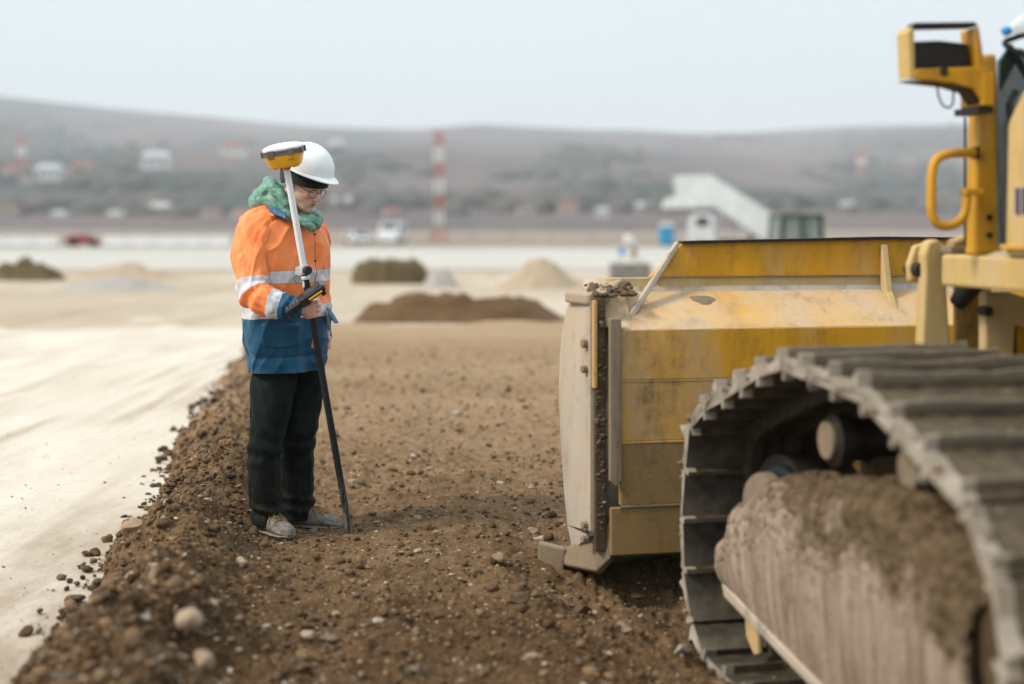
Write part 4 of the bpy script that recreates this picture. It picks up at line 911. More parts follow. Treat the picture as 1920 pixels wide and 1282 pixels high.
def build_track(x0):
    T_ = empty('track', (x0, 0, 0), 0, DZ)
    for i in range(NSH):
        mt = shoe_matrix(i * pitch + .07)
        for nm, me in (('shoe', SHOES[i % 6]), ('chain_link', link_me)):
            o = bpy.data.objects.new(nm, me); COL.objects.link(o); o.parent = T_; o.matrix_local = mt
    # idler, sprocket, carrier rollers, bottom rollers
    def wheel(nm, cu, cz, r_, x_a, x_b, mat, hub=.3, face=None):
        w_ = MB().lathe((x_a, cu, cz), (1, 0, 0), [(r_ * hub, 0), (r_ * hub, .01), (r_ * .82, .012), (r_ * .86, 0), (r_, .005), (r_, (x_b - x_a) - .005), (r_ * .86, x_b - x_a), (r_ * .82, x_b - x_a - .012), (r_ * hub, x_b - x_a - .01), (r_ * hub, x_b - x_a)], 40).build(nm, mat, T_, smooth=True); return w_
    wheel('idler', -.435, .325, .34, .22, .44, M['iron']); 
    MB().cyl((.20, -.435, .33), (1, 0, 0), .13, .10, 28).build('idler_hub', M['teal_metal'], T_, bevel=.01)
    MB().lathe((.12, -.47, .50), (1, .25, 0), [(.07, 0), (.105, .008), (.112, .02), (.112, .05), (.09, .06)], 32).build('idler_cover', M['steel_edge'], T_, smooth=True)
    MB().lathe((.185, -.50, .51), (1, .25, 0), [(.10, 0), (.128, .004), (.128, .045), (.10, .05)], 32).build('idler_ring', M['teal_metal'], T_, smooth=True)
    sp = MB()
    for k in range(23):
        a_ = 2 * math.pi * k / 23; sp.box((.33, -1.835 + .35 * math.cos(a_), .455 + .35 * math.sin(a_)), (.07, .05, .06), Matrix.Rotation(a_, 3, 'X'))
    sp.cyl((.33, -1.835, .455), (1, 0, 0), .33, .08, 46).build('sprocket', M['iron'], T_)
    MB().lathe((.10, -1.835, .455), (1, 0, 0), [(.12, 0), (.2, .03), (.24, .1), (.24, .2)], 32).build('final_drive', M['mud_dark'], T_, smooth=True)
    for cu in (-.95, -1.50):
        MB().lathe((.17, cu, .795), (1, 0, 0), [(.060, 0), (.085, .012), (.085, .06), (.07, .065), (.07, .26), (.1, .28), (.1, .31)], 32).build('carrier_roller', M['iron'], T_, smooth=True)
        MB().cyl((.165, cu, .795), (1, 0, 0), .060, .02, 28).build('roller_cap', M['steel_edge'], T_, bevel=.004)
        MB().bb(.30, .40, cu - .05, cu + .05, .55, .80).build('roller_bracket', M['mud_dark'], T_)
    for k in range(6): MB().lathe((.2, -.62 - k * .19, .055), (1, 0, 0), [(.06, 0), (.085, .02), (.085, .24), (.06, .26)], 20).build('track_roller', M['iron'], T_, smooth=True)
    MB().bb(.20, .52, -1.75, -.45, .20, .52).build('track_frame', M['mud_dark'], T_, bevel=.03)
    # side guard caked in dried clay
    nu, nv = 280, 150; U = np.linspace(0, 1, nu); W_ = np.linspace(0, 1, nv)
    u_ = -.235 - U * 1.745
    top = np.interp(-u_, [.235, .30, .36, .48, .61, .85, 1.08, 1.57, 1.8, 2.03], [.33, .41, .46, .545, .61, .66, .685, .715, .67, .56]) + .025 * fbm(U * 14, 3.0, 0, 3)
    bot = np.interp(U, [0, .05, .2, .5, .9, 1], [.165, .145, .10, .06, .06, .12])
    P_ = np.zeros((nv, nu, 3))
    for j, w_ in enumerate(W_):
        if w_ < .62: f_ = w_ / .62; x_ = .118 - .03 * math.sin(f_ * math.pi * .8) ; z_ = bot + (top - .06 - bot) * f_
        else: f_ = (w_ - .62) / .38; x_ = .118 - .03 * math.sin(.8 * math.pi) + (.30 * f_ ** 1.3); z_ = top - .06 * (1 - math.sin(min(f_ * 1.6, 1) * math.pi / 2)) - .10 * f_ ** 2
        P_[j, :, 0] = x_; P_[j, :, 1] = u_; P_[j, :, 2] = z_
    S1 = fbm(P_[..., 1] * 22, P_[..., 2] * 3.2, P_[..., 0] * 5, 4); S2 = fbm(P_[..., 1] * 8, P_[..., 2] * 8, P_[..., 0] * 8 + 4, 4); S3 = np.abs(vnoise(P_[..., 1] * 16 + 4, P_[..., 2] * 14, P_[..., 0] * 16))
    up = W_[:, None] * np.ones((1, nu))
    S4 = fbm(P_[..., 1] * 5, P_[..., 2] * 5, P_[..., 0] * 5 + 9, 3)
    P_[..., 0] -= 0.0012 * S1 * (up < .7) + .002 * S4 * (up < .8) + .007 * S2 * sstep(.25, .6, up) + .013 * S3 * sstep(.36, .62, up)
    S5 = np.abs(vnoise(P_[..., 1] * 42, P_[..., 2] * 42, P_[..., 0] * 42)) + .6 * vnoise(P_[..., 1] * 85, P_[..., 2] * 85, P_[..., 0] * 85)
    P_[..., 0] -= .009 * S5 * sstep(.3, .55, up) + .0004 * S5
    P_[..., 2] += .008 * S5 * sstep(.5, .7, up) + .014 * S2 * sstep(.45, .75, up) + .013 * S3 * sstep(.5, .75, up)
    P_[..., 1] += .03 * S2 * (sstep(.08, 0, U)[None])
    o = link('mud_caked_guard', grid_mesh('mud_caked_guard', P_), M['guard_mud'], T_, smooth=True)
    vattr(o.data, 'crust', (sstep(.34, .84, up + .30 * (U[None] - .45) + .10 * S2)).reshape(-1))
    s_ = o.modifiers.new('s', 'SOLIDIFY'); s_.thickness = .03; s_.offset = 1
    MB().prism([(.075, -.215, .175), (.075, -.24, .125), (.075, -1.2, .025), (.075, -1.2, .060), (.075, -.26, .165)], (.035, 0, 0)).build('guard_lip', M['steel_pale'], T_, bevel=.006)
    MB().prism([(.13, -.30, .135), (.13, -.42, .11), (.13, -.44, -.03), (.13, -.40, -.045), (.13, -.32, .0)], (.02, 0, 0)).build('guide_guard', M['cream'], T_, bevel=.006)
    # mud lumps stuck along the shoe ends
    n = 300; s_a = RNG.uniform(0, LT, n); pts = []
    for s_v in s_a:
        p_ = track_pt(s_v)
        side = RNG.uniform() < .62
        xx = RNG.uniform(-.006, .05) if side else RNG.uniform(.05, .62)
        a_ = track_pt(s_v - .02); b_ = track_pt(s_v + .02); d_ = b_ - a_; nn = np.array([d_[1], -d_[0]]) / np.linalg.norm(d_)
        p_ = p_ + nn * (.022 if not side else RNG.uniform(.0, .03)); pts.append((xx, p_[0], p_[1]))
    n2 = 26; 
    for k in range(n2): pts.append((RNG.uniform(.0, .5), -.30 - RNG.uniform(0, .58), 0)); q_ = pts[-1]; pts[-1] = (q_[0], q_[1], float(np.interp(-q_[1], [.15, .3, .57, .88], [.77, .84, .94, 1.04])) - .02)
    S_ = np.concatenate([np.exp(RNG.normal(math.log(.009), .4, n)).clip(.004, .02), RNG.uniform(.010, .022, n2)])
    c_ = np.where(RNG.uniform(0, 1, (n + n2, 1)) < .5, np.array([[.27, .21, .15]]), np.array([[.15, .105, .062]]))
    o = scatter('mud_lumps', np.array(pts), S_, c_, (V1, T1), .7, .5); o.parent = T_
    return T_
build_track(0.0)
# the other track is the mirror image
Tm = build_track(1.84); Tm.scale = (-1, 1, 1); Tm.location.x = 2.5

# --- body
# side fender, clevis post and the arm it carries
MB().bb(.75, 1.0, -2.1, -.585, 1.262, 1.372).build('side_fender', M['cream'], DZ, bevel=.012)
g = np.linspace(0, 1, 30); A, B = np.meshgrid(g, g)
P_ = np.stack([.76 + .22 * A, -.84 - .20 * B, 1.37 + .032 * np.sin(A * math.pi) ** .6 * np.sin(B * math.pi) ** .6 * (1 + .3 * fbm(A * 6, B * 6, 1, 3))], -1)
link('sand_on_fender', grid_mesh('sand_on_fender', P_), M['heap_sand'], DZ, smooth=True)
MB().prism([(.715, -.50, .70), (.725, -.50, 1.05), (.737, -.50, 1.30), (.735, -.50, 1.37), (.75, -.50, 1.415), (.785, -.50, 1.425), (.812, -.50, 1.40), (.818, -.50, 1.30), (.835, -.50, 1.05), (.85, -.50, .70)], (0, .06, 0)).build('clevis_post', M['cream'], DZ, bevel=.01)
MB().prism([(.715, -.43, 1.27), (.71, -.43, 1.33), (.735, -.43, 1.40), (.78, -.43, 1.41), (.79, -.43, 1.27)], (0, .035, 0)).build('clevis_lug', M['cream'], DZ, bevel=.008)
MB().cyl((.742, -.415, 1.315), (0, 1, 0), .026, .10, 16).build('clevis_pin', M['iron'], DZ, bevel=.004)
MB().prism([(.88, -.46, .70), (.88, -.46, 1.30), (1.02, -.46, 1.30), (1.02, -.46, .70)], (0, .03, 0)).build('inner_bulkhead', M['yellow_mid'], DZ, bevel=.006)
MB().tube([(.90, -.56, 1.275), (.885, -.52, 1.24), (.872, -.48, 1.195)], [.035, .04, .03], 14).build('hose_boot', M['black'], DZ, smooth=True)
MB().prism([(.90, -.62, .70), (.90, -.62, 1.24), (1.0, -.62, 1.24), (1.6, -.62, 1.06), (1.6, -.62, .96), (1.02, -.62, 1.12), (.99, -.62, .70)], (0, .05, 0)).build('lift_arm', M['cream'], DZ, bevel=.01)
MB().bb(1.0, 1.035, -.60, -.56, .70, 1.12).build('hydraulic_hose', M['black'], DZ, bevel=.01)
MB().cyl((.895, -.63, 1.175), (0, 1, 0), .018, .05, 8).build('grease_nipple', M['black'], DZ)
MB().bb(1.04, 1.16, -.59, -.55, .70, 1.12).build('side_plate', M['yellow_clean'], DZ, bevel=.008)
MB().bb(1.16, 1.5, -.66, -.60, .70, 1.12).build('side_plate', M['cream'], DZ, bevel=.008)
MB().bb(.79, .97, -.58, -.50, 1.372, 1.40).build('pipe_tray', M['steel_edge'], DZ, bevel=.006)
MB().tube([(.80, -.56, 1.405), (.86, -.55, 1.425), (.95, -.54, 1.41)], .018, 10).build('hydraulic_pipe', M['cream'], DZ)
MB().tube([(.86, -.60, 1.395), (.90, -.58, 1.43), (.96, -.55, 1.42)], .012, 10).build('hydraulic_pipe', M['iron'], DZ)
# corner column with chamfered face
MB().prism([(.758, -.80, 1.372), (.766, -.815, 2.0), (.780, -.82, 2.045), (.83, -.82, 2.05), (.843, -.82, 1.60), (.875, -.82, 1.372)], (0, .07, 0)).build('corner_column', M['yellow'], DZ, bevel=.012)
MB().bb(.754, .759, -.745, -.737, 1.40, 1.84).build('column_strip', M['iron'], DZ)
# lamp guard: frame of bars around a work lamp
lg = empty('lamp_guard', (0, 0, 0), 0, DZ)
Y0 = -.95
MB().prism([(.447, Y0, 1.945), (.440, Y0, 2.09), (.452, Y0, 2.112), (.462, Y0, 2.10), (.466, Y0, 1.96)], (0, .08, 0)).build('guard_side', M['cream'], lg, bevel=.004)
MB().prism([(.455, Y0, 2.104), (.465, Y0, 2.124), (.675, Y0, 2.132), (.69, Y0, 2.120), (.668, Y0, 2.114)], (0, .05, 0)).build('guard_top', M['iron'], lg, bevel=.004)
MB().prism([(.672, Y0, 2.11), (.690, Y0, 2.118), (.712, Y0, 1.985), (.684, Y0, 1.985)], (0, .09, 0)).build('guard_side', M['yellow_clean'], lg, bevel=.004)
MB().prism([(.447, Y0 - .002, 1.944), (.47, Y0 - .002, 1.975), (.712, Y0 - .002, 1.988), (.735, Y0 - .002, 1.968), (.735, Y0 - .002, 1.862), (.70, Y0 - .002, 1.878), (.672, Y0 - .002, 1.915), (.60, Y0 - .002, 1.932)], (0, .02, 0)).build('guard_front', M['yellow_clean'], lg, bevel=.004)
MB().prism([(.449, Y0 + .019, 1.940), (.60, Y0 + .019, 1.926), (.668, Y0 + .019, 1.909), (.70, Y0 + .019, 1.868), (.71, Y0 + .019, 1.858), (.72, Y0 + .019, 1.869), (.69, Y0 + .019, 1.909), (.60, Y0 + .019, 1.942)], (0, .075, 0)).build('guard_floor', M['iron'], lg)
MB().bb(.70, .742, Y0 - .004, Y0 + .14, 1.862, 1.966).build('bracket', M['yellow_clean'], lg, bevel=.004)
MB().bb(.69, .745, Y0 + .01, Y0 + .16, 1.838, 1.86).build('bracket_foot', M['iron'], lg)
lm = MB().prism([(.474, Y0 + .03, 1.975), (.474, Y0 + .03, 2.068), (.57, Y0 + .03, 2.074), (.672, Y0 + .03, 2.066), (.684, Y0 + .03, 1.975)], (0, .09, 0)).build('work_lamp', M['black'], lg, bevel=.012)
MB().bb(.55, .575, Y0 - .012, Y0 + .03, 1.955, 1.985).build('lamp_foot', M['black'], lg, bevel=.004)
MB().bb(.490, .660, Y0 + .119, Y0 + .126, 1.99, 2.05).build('lamp_glass', M['white_plastic'], lm)
MB().tube(catmull([(.558, Y0 + .03, 1.935), (.562, Y0 + .03, 1.895), (.577, Y0 + .03, 1.865), (.597, Y0 + .03, 1.855), (.613, Y0 + .03, 1.87), (.615, Y0 + .03, 1.92)], 20)[0].tolist(), .0035, 8).build('lamp_cable', M['black'], lg, smooth=True)
# grab handle
hp = catmull([(.775, -.82, 1.715), (.69, -.83, 1.714), (.635, -.84, 1.708), (.596, -.84, 1.688), (.582, -.84, 1.64), (.580, -.84, 1.57), (.582, -.84, 1.515), (.598, -.84, 1.482), (.63, -.84, 1.472), (.668, -.84, 1.48), (.698, -.84, 1.51), (.710, -.835, 1.57)], 50)[0].tolist()
o = MB().tube(hp, .0155, 12).build('grab_handle', M['yellow_clean'], DZ, smooth=True)
MB().bb(.694, .765, -.855, -.815, 1.572, 1.596).build('handle_boss', M['yellow_clean'], o, bevel=.004)
MB().bb(.745, .757, -.84, -.80, 1.695, 1.735).build('handle_flange', M['iron'], o, bevel=.003)
for z in (1.44, 1.50, 1.92, 1.96): MB().cyl((.80, -.822, z), (0, 1, 0), .010, .014, 6).build('bolt', M['iron'], DZ)
# cab front glass, frame, cover panel
cb = empty('cab', (0, 0, 0), 0, DZ)
MB().prism([(.82, -.845, 1.40), (.82, -.845, 2.02), (.85, -.85, 2.06), (1.75, -.85, 2.06), (1.75, -.845, 1.40)], (0, .012, 0)).build('front_window', M['glass'], cb)
MB().prism([(.82, -.86, 1.92), (.82, -.86, 2.02), (.845, -.86, 2.062), (.90, -.86, 2.062)], (0, .01, 0)).build('window_tint', M['cab_green'], cb)
MB().tube([(.865, -.87, 1.40), (.845, -.87, 1.88), (.87, -.87, 1.92)], .012, 8).build('window_seal', M['cab_green'], cb)
MB().prism([(.83, -.87, 2.075), (.855, -.87, 2.075), (.98, -.90, 1.86), (.955, -.90, 1.86)], (0, .012, 0)).build('window_bar', M['teal_metal'], cb)
MB().bb(1.72, 1.80, -.90, -.80, 1.37, 2.75).bb(.9, 1.8, -2.3, -2.2, 1.3, 1.36).build('cab_post', M['yellow'], cb)
MB().bb(.80, 1.75, -2.25, -1.35, 2.72, 2.82).build('cab_roof', M['yellow'], cb, bevel=.03)
for x, y in ((.84, -1.4), (1.70, -1.4), (.84, -2.2), (1.70, -2.2)): MB().bb(x - .04, x + .04, y - .04, y + .04, 1.37, 2.72).build('cab_pillar', M['yellow'], cb, bevel=.01)
for x in (.842, 1.698): MB().bb(x - .004, x + .004, -2.16, -1.44, 1.75, 2.7).build('side_window', M['glass'], cb)
MB().bb(.9, 1.64, -2.20, -2.19, 1.7, 2.7).build('rear_window', M['glass'], cb)
MB().bb(1.0, 1.5, -2.05, -1.6, 1.37, 1.75).bb(1.0, 1.5, -2.1, -2.0, 1.75, 2.2).build('driver_seat', M['black'], cb, bevel=.05)
# yellow engine-side cover with blue lettering
MB().prism([(.735, -1.02, 1.373), (.735, -1.035, 1.80), (.735, -1.13, 1.90), (.735, -1.35, 1.92), (.735, -1.35, 1.373)], (.25, 0, 0)).build('side_cover', M['cream'], DZ, bevel=.02)
o = bpy.data.objects['side_cover']
for y0 in (-1.098, -1.135, -1.18): MB().bb(.728, .7335, y0 - .018, y0, 1.508, 1.59).build('lettering_bar', M['decal'], o)
MB().bb(.725, .99, -1.36, -1.01, 1.395, 1.412).build('cover_ledge', M['yellow_mid'], DZ, bevel=.004)
# hood behind the bulkhead, belly, rear
MB().prism([(1.14, -.36, .55), (1.14, -.36, 1.38), (1.2, -.36, 1.44), (1.66, -.36, 1.44), (1.72, -.36, 1.38), (1.72, -.36, .55)], (0, -.48, 0)).build('engine_hood', M['yellow'], DZ, bevel=.02)
MB().bb(.72, 1.78, -2.15, -.30, .28, .70).build('hull', M['yellow_low'], DZ, bevel=.02)
MB().bb(1.18, 1.60, -2.15, -.66, .70, 1.26).build('engine_block', M['yellow_low'], DZ, bevel=.02)
MB().bb(1.5, 1.75, -2.1, -.585, 1.262, 1.372).build('right_fender', M['cream'], DZ, bevel=.012)
for k in range(7): MB().bb(1.2, 1.66, -.352, -.345, .62 + k * .1, .67 + k * .1).build('grille_slat', M['iron'], DZ)
# loop rail over the glass and the bottle lying on it
MB().tube(catmull([(.89, -.98, 2.015), (.825, -.97, 2.032), (.786, -.96, 2.052), (.778, -.955, 2.066), (.80, -.95, 2.078), (.88, -.95, 2.098), (1.08, -.95, 2.11), (1.12, -.97, 2.06), (1.08, -.98, 2.01), (.89, -.98, 2.015)], 40)[0].tolist(), .0095, 8).build('loop_rail', M['black'], DZ, smooth=True)
MB().tube([(1.1, -.97, 2.04), (1.1, -.9, 1.9), (1.1, -.86, 1.6)], .012, 8).build('rail_stay', M['black'], DZ)
bt = D0 + DR * .774 + DH * -.955 + Vector((0, 0, 2.100)); ax = (DR * .90 + Vector((0, 0, .36))).normalized()
b_ = MB().lathe((0, 0, 0), ax, [(.012, .018), (.013, .026), (.016, .032), (.029, .062), (.0325, .075), (.031, .09), (.0325, .10), (.031, .115), (.0325, .125), (.031, .14), (.0325, .152), (.0325, .21), (.028, .22)], 24).build('plastic_bottle', M['clear'], None, smooth=True, loc=bt)
tag(b_, 'clear plastic water bottle with a blue cap lying on a black loop rail', 'bottle')
MB().lathe((0, 0, 0), ax, [(.0135, 0), (.0150, .002), (.0150, .019), (.0145, .021)], 20).build('bottle_cap', M['blue_plastic'], b_, smooth=True)
# ------------------------------------------------------------------ the surveyor
PX0, PY0 = (527 - 960) / F * 6.8, 6.8
PR = Vector((PX0, PY0, 0.0))
def PL(px, py, b=0.0):                  # place on the figure: picture position and depth behind (+) or before (-) its middle
    return at(px, py, PY0 + b) - PR
FW = Vector((.82, -.57, 0)).normalized(); RT = Vector((FW.y, -FW.x, 0))     # the way he faces, and his right-hand side
UP = Vector((0, 0, 1))
# head frame: turned like the body, bowed
yaw = math.atan2(.84, .54); pit = R(-27)
HF = Vector((math.sin(yaw) * math.cos(pit), -math.cos(yaw) * math.cos(pit), math.sin(pit)))
HR = Vector((-math.cos(yaw), -math.sin(yaw), 0)); HU = HR.cross(HF).normalized()
HC = PL(571, 343, -.07)
HM = Matrix((HF, -HR, HU)).transposed()           # columns: forward, left, up
def hd(x, y, z): return HC + HM @ Vector((x, y, z))

HAND = PL(581, 578, -.275)
POLE_T = PL(536.5, 312, -.33); POLE_B = PL(657, 1006, -.10)
def pole_at(py):                         # point on the pole's axis at a picture height
    lo, hi = 0.0, 1.0
    for _ in range(40):
        m_ = (lo + hi) / 2; p = POLE_T.lerp(POLE_B, m_) + PR
        if HY - (p.z - CH) / p.y * F < py: lo = m_
        else: hi = m_
    return POLE_T.lerp(POLE_B, lo)
PD = (POLE_T - POLE_B).normalized()
# joints
SH_R = PL(474, 437, -.13); EL_R = PL(468, 552, -.27); WR_R = PL(556, 581, -.30)
SH_L = PL(572, 432, .13); EL_L = PL(590, 545, .24); WR_L = PL(602, 606, .10)
HIP_R = PL(512, 700, -.06); HIP_L = PL(563, 700, .09)
KN_R = PL(500, 830, -.10); KN_L = PL(560, 830, .08)
AN_R = PL(500, 968, -.07); AN_L = PL(556, 958, .15)

# --- body: one skin, bare only at face, neck and hands
b = MB()
b.cap(PL(533, 690, .02), PL(528, 560, .01), .10, .12); b.cap(PL(528, 560, .01), PL(530, 450, 0), .12, .11); b.cap(PL(530, 425, 0), PL(552, 385, -.03), .062, .055)
b.cap(SH_R.lerp(SH_L, .12), SH_R.lerp(SH_L, .88), .055, .055)
for a_, k_, n_ in ((HIP_R, KN_R, AN_R), (HIP_L, KN_L, AN_L)):
    b.cap(PL(533, 690, .02), a_, .09, .075); b.cap(a_, k_, .066, .05); b.cap(k_, n_, .048, .036); b.cap(n_, n_ + Vector((.01, -.01, -.03)), .034, .03)
b.cap(SH_R, EL_R, .05, .04); b.cap(EL_R, WR_R, .038, .028); b.cap(SH_L, EL_L, .05, .04); b.cap(EL_L, WR_L, .038, .028)
# head
b.ell(hd(-.012, 0, .035), (.102, .078, .098), HM, 28, 20); b.ell(hd(.018, 0, -.035), (.080, .064, .085), HM, 28, 20)
b.ell(hd(.048, 0, -.078), (.046, .046, .038), HM, 20, 14); b.ell(hd(.078, 0, -.104), (.020, .023, .018), HM, 16, 10)
b.cap(hd(-.03, .045, -.07), hd(.06, .022, -.098), .026, .022); b.cap(hd(-.03, -.045, -.07), hd(.06, -.022, -.098), .026, .022)
b.cap(hd(.086, 0, .006), hd(.112, 0, -.035), .010, .0135, 14); b.ell(hd(.104, .011, -.039), .010); b.ell(hd(.104, -.011, -.039), .010)
b.cap(hd(.080, .042, .016), hd(.086, .014, .013), .010, .010); b.cap(hd(.080, -.042, .016), hd(.086, -.014, .013), .010, .010)
for s_ in (-1, 1):
    b.ell(hd(.066, s_ * .034, -.030), (.026, .024, .022), HM); b.ell(hd(.0735, s_ * .031, -.006), (.0145, .017, .012), HM)
    b.ell(hd(-.012, s_ * .074, -.012), (.018, .010, .03), HM)
b.cap(hd(.0905, .017, -.0655), hd(.0935, 0, -.0635), .0062, .0075); b.cap(hd(.0905, -.017, -.0655), hd(.0935, 0, -.0635), .0062, .0075)
b.cap(hd(.0885, .014, -.0745), hd(.0905, 0, -.076), .0065, .0085); b.cap(hd(.0885, -.014, -.0745), hd(.0905, 0, -.076), .0065, .0085)
b.cap(PL(546, 400, -.02), hd(-.03, 0, -.06), .054, .054)
# right hand: fist around the pole
def fist(b, wrist, yc, back, outward):
    c_ = pole_at(yc); x_ = outward; n_ = back
    kn = []
    b.cap(wrist, c_ + n_ * .034 - x_ * .016, .027, .030)
    b.ell(c_ + n_ * .030 - x_ * .004, (.040, .024, .046), Matrix((x_, n_, PD)).transposed(), 18, 12)
    for k in range(4):
        off = PD * (.034 - k * .0225); r_ = (.0098, .0104, .0100, .0088)[k]; l_ = (.0, .004, .001, -.006)[k]
        p0 = c_ + off + n_ * .034 + x_ * (.014); p1 = c_ + off * .97 + n_ * .026 + x_ * (.037 + l_); p2 = c_ + off * .95 - n_ * .006 + x_ * (.039 + l_); p3 = c_ + off * .93 - n_ * .030 + x_ * .020; p4 = c_ + off * .93 - n_ * .033 - x_ * .004
        b.cap(p0, p1, r_ * 1.2, r_ * 1.12, 10); b.cap(p1, p2, r_ * 1.12, r_, 10); b.cap(p2, p3, r_, r_ * .95, 10); b.cap(p3, p4, r_ * .95, r_ * .85, 10)
    t0 = c_ + PD * .030 + n_ * .020 - x_ * .022; t1 = c_ + PD * .056 + n_ * .018 + x_ * .004; t2 = c_ + PD * .052 + n_ * .004 + x_ * .032; t3 = c_ + PD * .046 - n_ * .014 + x_ * .036
    b.cap(t0, t1, .016, .0125, 10); b.cap(t1, t2, .0122, .0108, 10); b.cap(t2, t3, .0108, .0092, 10)
pd_cam = Vector((-.10, -1, -.05)); nb = (pd_cam - PD * pd_cam.dot(PD)).normalized(); ox = PD.cross(nb) * -1
if ox.x < 0: ox = -ox
fist(b, WR_R, 578, nb, ox)
# left hand, tucked at the far pocket
b.ell(WR_L + Vector((.02, -.03, -.04)), (.028, .038, .045)); 
for k in range(4): b.cap(WR_L + Vector((.02 + .006 * k, -.055 + .02 * k, -.07)), WR_L + Vector((.03 + .004 * k, -.05 + .018 * k, -.115)), .0095, .008, 8)
b.cap(WR_L + Vector((.03, -.06, -.03)), WR_L + Vector((.05, -.075, -.075)), .011, .009, 8)
me = remesh('person', b, .0036, 3, .5)
Pv = verts_np(me); HMn = np.array(HM); loc = (Pv - np.array(HC)) @ HMn        # head coordinates
skin = np.array([.76, .48, .37]); C2 = np.tile(skin, (len(Pv), 1)) * (1 + .07 * fbm(Pv[:, 0] * 40, Pv[:, 1] * 40, Pv[:, 2] * 40, 3))[:, None]
def blot(c, r_, col, k=.8):
    d_ = np.sqrt((((loc - np.array(c)) / np.array(r_)) ** 2).sum(1)); w_ = (sstep(1.25, .6, d_) * k)[:, None]; C2[:] = C2 * (1 - w_) + np.array(col) * w_
for s_ in (-1, 1):
    blot((.082, s_ * .031, .0165), (.03, .022, .0048), (.06, .035, .022), .85)          # eyebrows
    blot((.088, s_ * .031, -.011), (.02, .013, .0028), (.05, .028, .022), .85)           # lash line of lowered lids
    blot((.080, s_ * .031, -.004), (.02, .017, .008), (.44, .23, .165), .5)
    blot((.072, s_ * .044, -.040), (.03, .022, .02), (.60, .28, .20), .45)               # flushed cheeks
blot((.105, 0, -.036), (.02, .018, .014), (.56, .25, .18), .5)
blot((.094, 0, -.064), (.014, .021, .0055), (.46, .16, .135), .75); blot((.092, 0, -.0755), (.014, .018, .006), (.48, .18, .15), .75)
blot((.094, 0, -.0697), (.016, .023, .0022), (.16, .05, .04), .85)
blot((.07, 0, -.10), (.06, .07, .03), (.42, .26, .20), .25)                              # shaved chin
hand_d = np.linalg.norm(Pv - np.array(pole_at(578)), axis=1); w_ = sstep(.13, .08, hand_d)[:, None] * .35; C2 = C2 * (1 - w_) + np.array([.56, .28, .20]) * w_
vcol(me, C2)
t = NT('skin'); c = t.coord('Object'); vc = t.n('ShaderNodeVertexColor', layer_name='col').outputs[0]
t.set(Base_Color=vc, Roughness=.52, Specular_IOR_Level=.35, Subsurface_Weight=.12, Subsurface_Radius=(.012, .005, .003)); t.bump(t.noise(c, 400, 3, .6), .12, .001); M['skin'] = t.m
person = link('person', me, M['skin'], smooth=True, loc=PR)
tag(person, 'surveyor in orange and blue work jacket and white hard hat looking down, holding a pole', 'person')

# --- cloth lofts
def loft(name, rings, n, m, mat, parent, fold=None, uvscale=1.0, closed_ends=False):
    """rings: (center, side axis, depth axis, side half-width, depth half-width) from bottom to top"""
    arr = [list(c_) + list(s_) + list(d_) + [a_, b_] for c_, s_, d_, a_, b_ in rings]
    A_, ts = catmull(arr, n); th = np.linspace(0, 2 * math.pi, m, endpoint=False)
    C_, S_, D_, ra, rb = A_[:, 0:3], A_[:, 3:6], A_[:, 6:9], A_[:, 9], A_[:, 10]
    dirn = S_[:, None, :] * (np.cos(th)[None, :, None] * ra[:, None, None]) + D_[:, None, :] * (np.sin(th)[None, :, None] * rb[:, None, None])
    L_ = np.linalg.norm(dirn, axis=2, keepdims=True)
    P_ = C_[:, None, :] + dirn
    if fold is not None: P_ = P_ + dirn / L_ * fold(ts[:, None], th[None, :], P_)[..., None]
    me = grid_mesh(name, P_, True); o = link(name, me, mat, parent, smooth=True)
    vattr(me, 's', np.repeat(ts, m)); vattr(me, 'th', np.tile(th, n)); 
    sd = o.modifiers.new('s', 'SOLIDIFY'); sd.thickness = .006; sd.offset = -1
    return o
def cloth_mat(name, colfn, rough=.62, weave=900., wrinkle=.35, spec=.3):
    t = NT(name); c = t.coord('Object'); col_ = colfn(t); t.set(Base_Color=col_, Roughness=rough, Specular_IOR_Level=spec, Sheen_Weight=.08)
    h_ = t.math('ADD', t.math('MULTIPLY', t.noise(c, weave, 2, .5), .25), t.noise(t.coord('Object', (1, 1, .55)), 26, 4, .6)); t.bump(h_, wrinkle, .006); return t.m
def band(t, x, lo, hi):                  # 1 between lo and hi
    return t.math('MULTIPLY', t.math('GREATER_THAN', x, lo), t.math('LESS_THAN', x, hi))
ORANGE = (.97, .30, .105, 1); ORANGE_D = (.92, .22, .05, 1); BLUE = (.008, .090, .180, 1); BLUE_D = (.005, .060, .130, 1); REFL = (.60, .60, .64, 1)
def attr(t, n): return t.n('ShaderNodeAttribute', attribute_name=n).outputs['Fac']
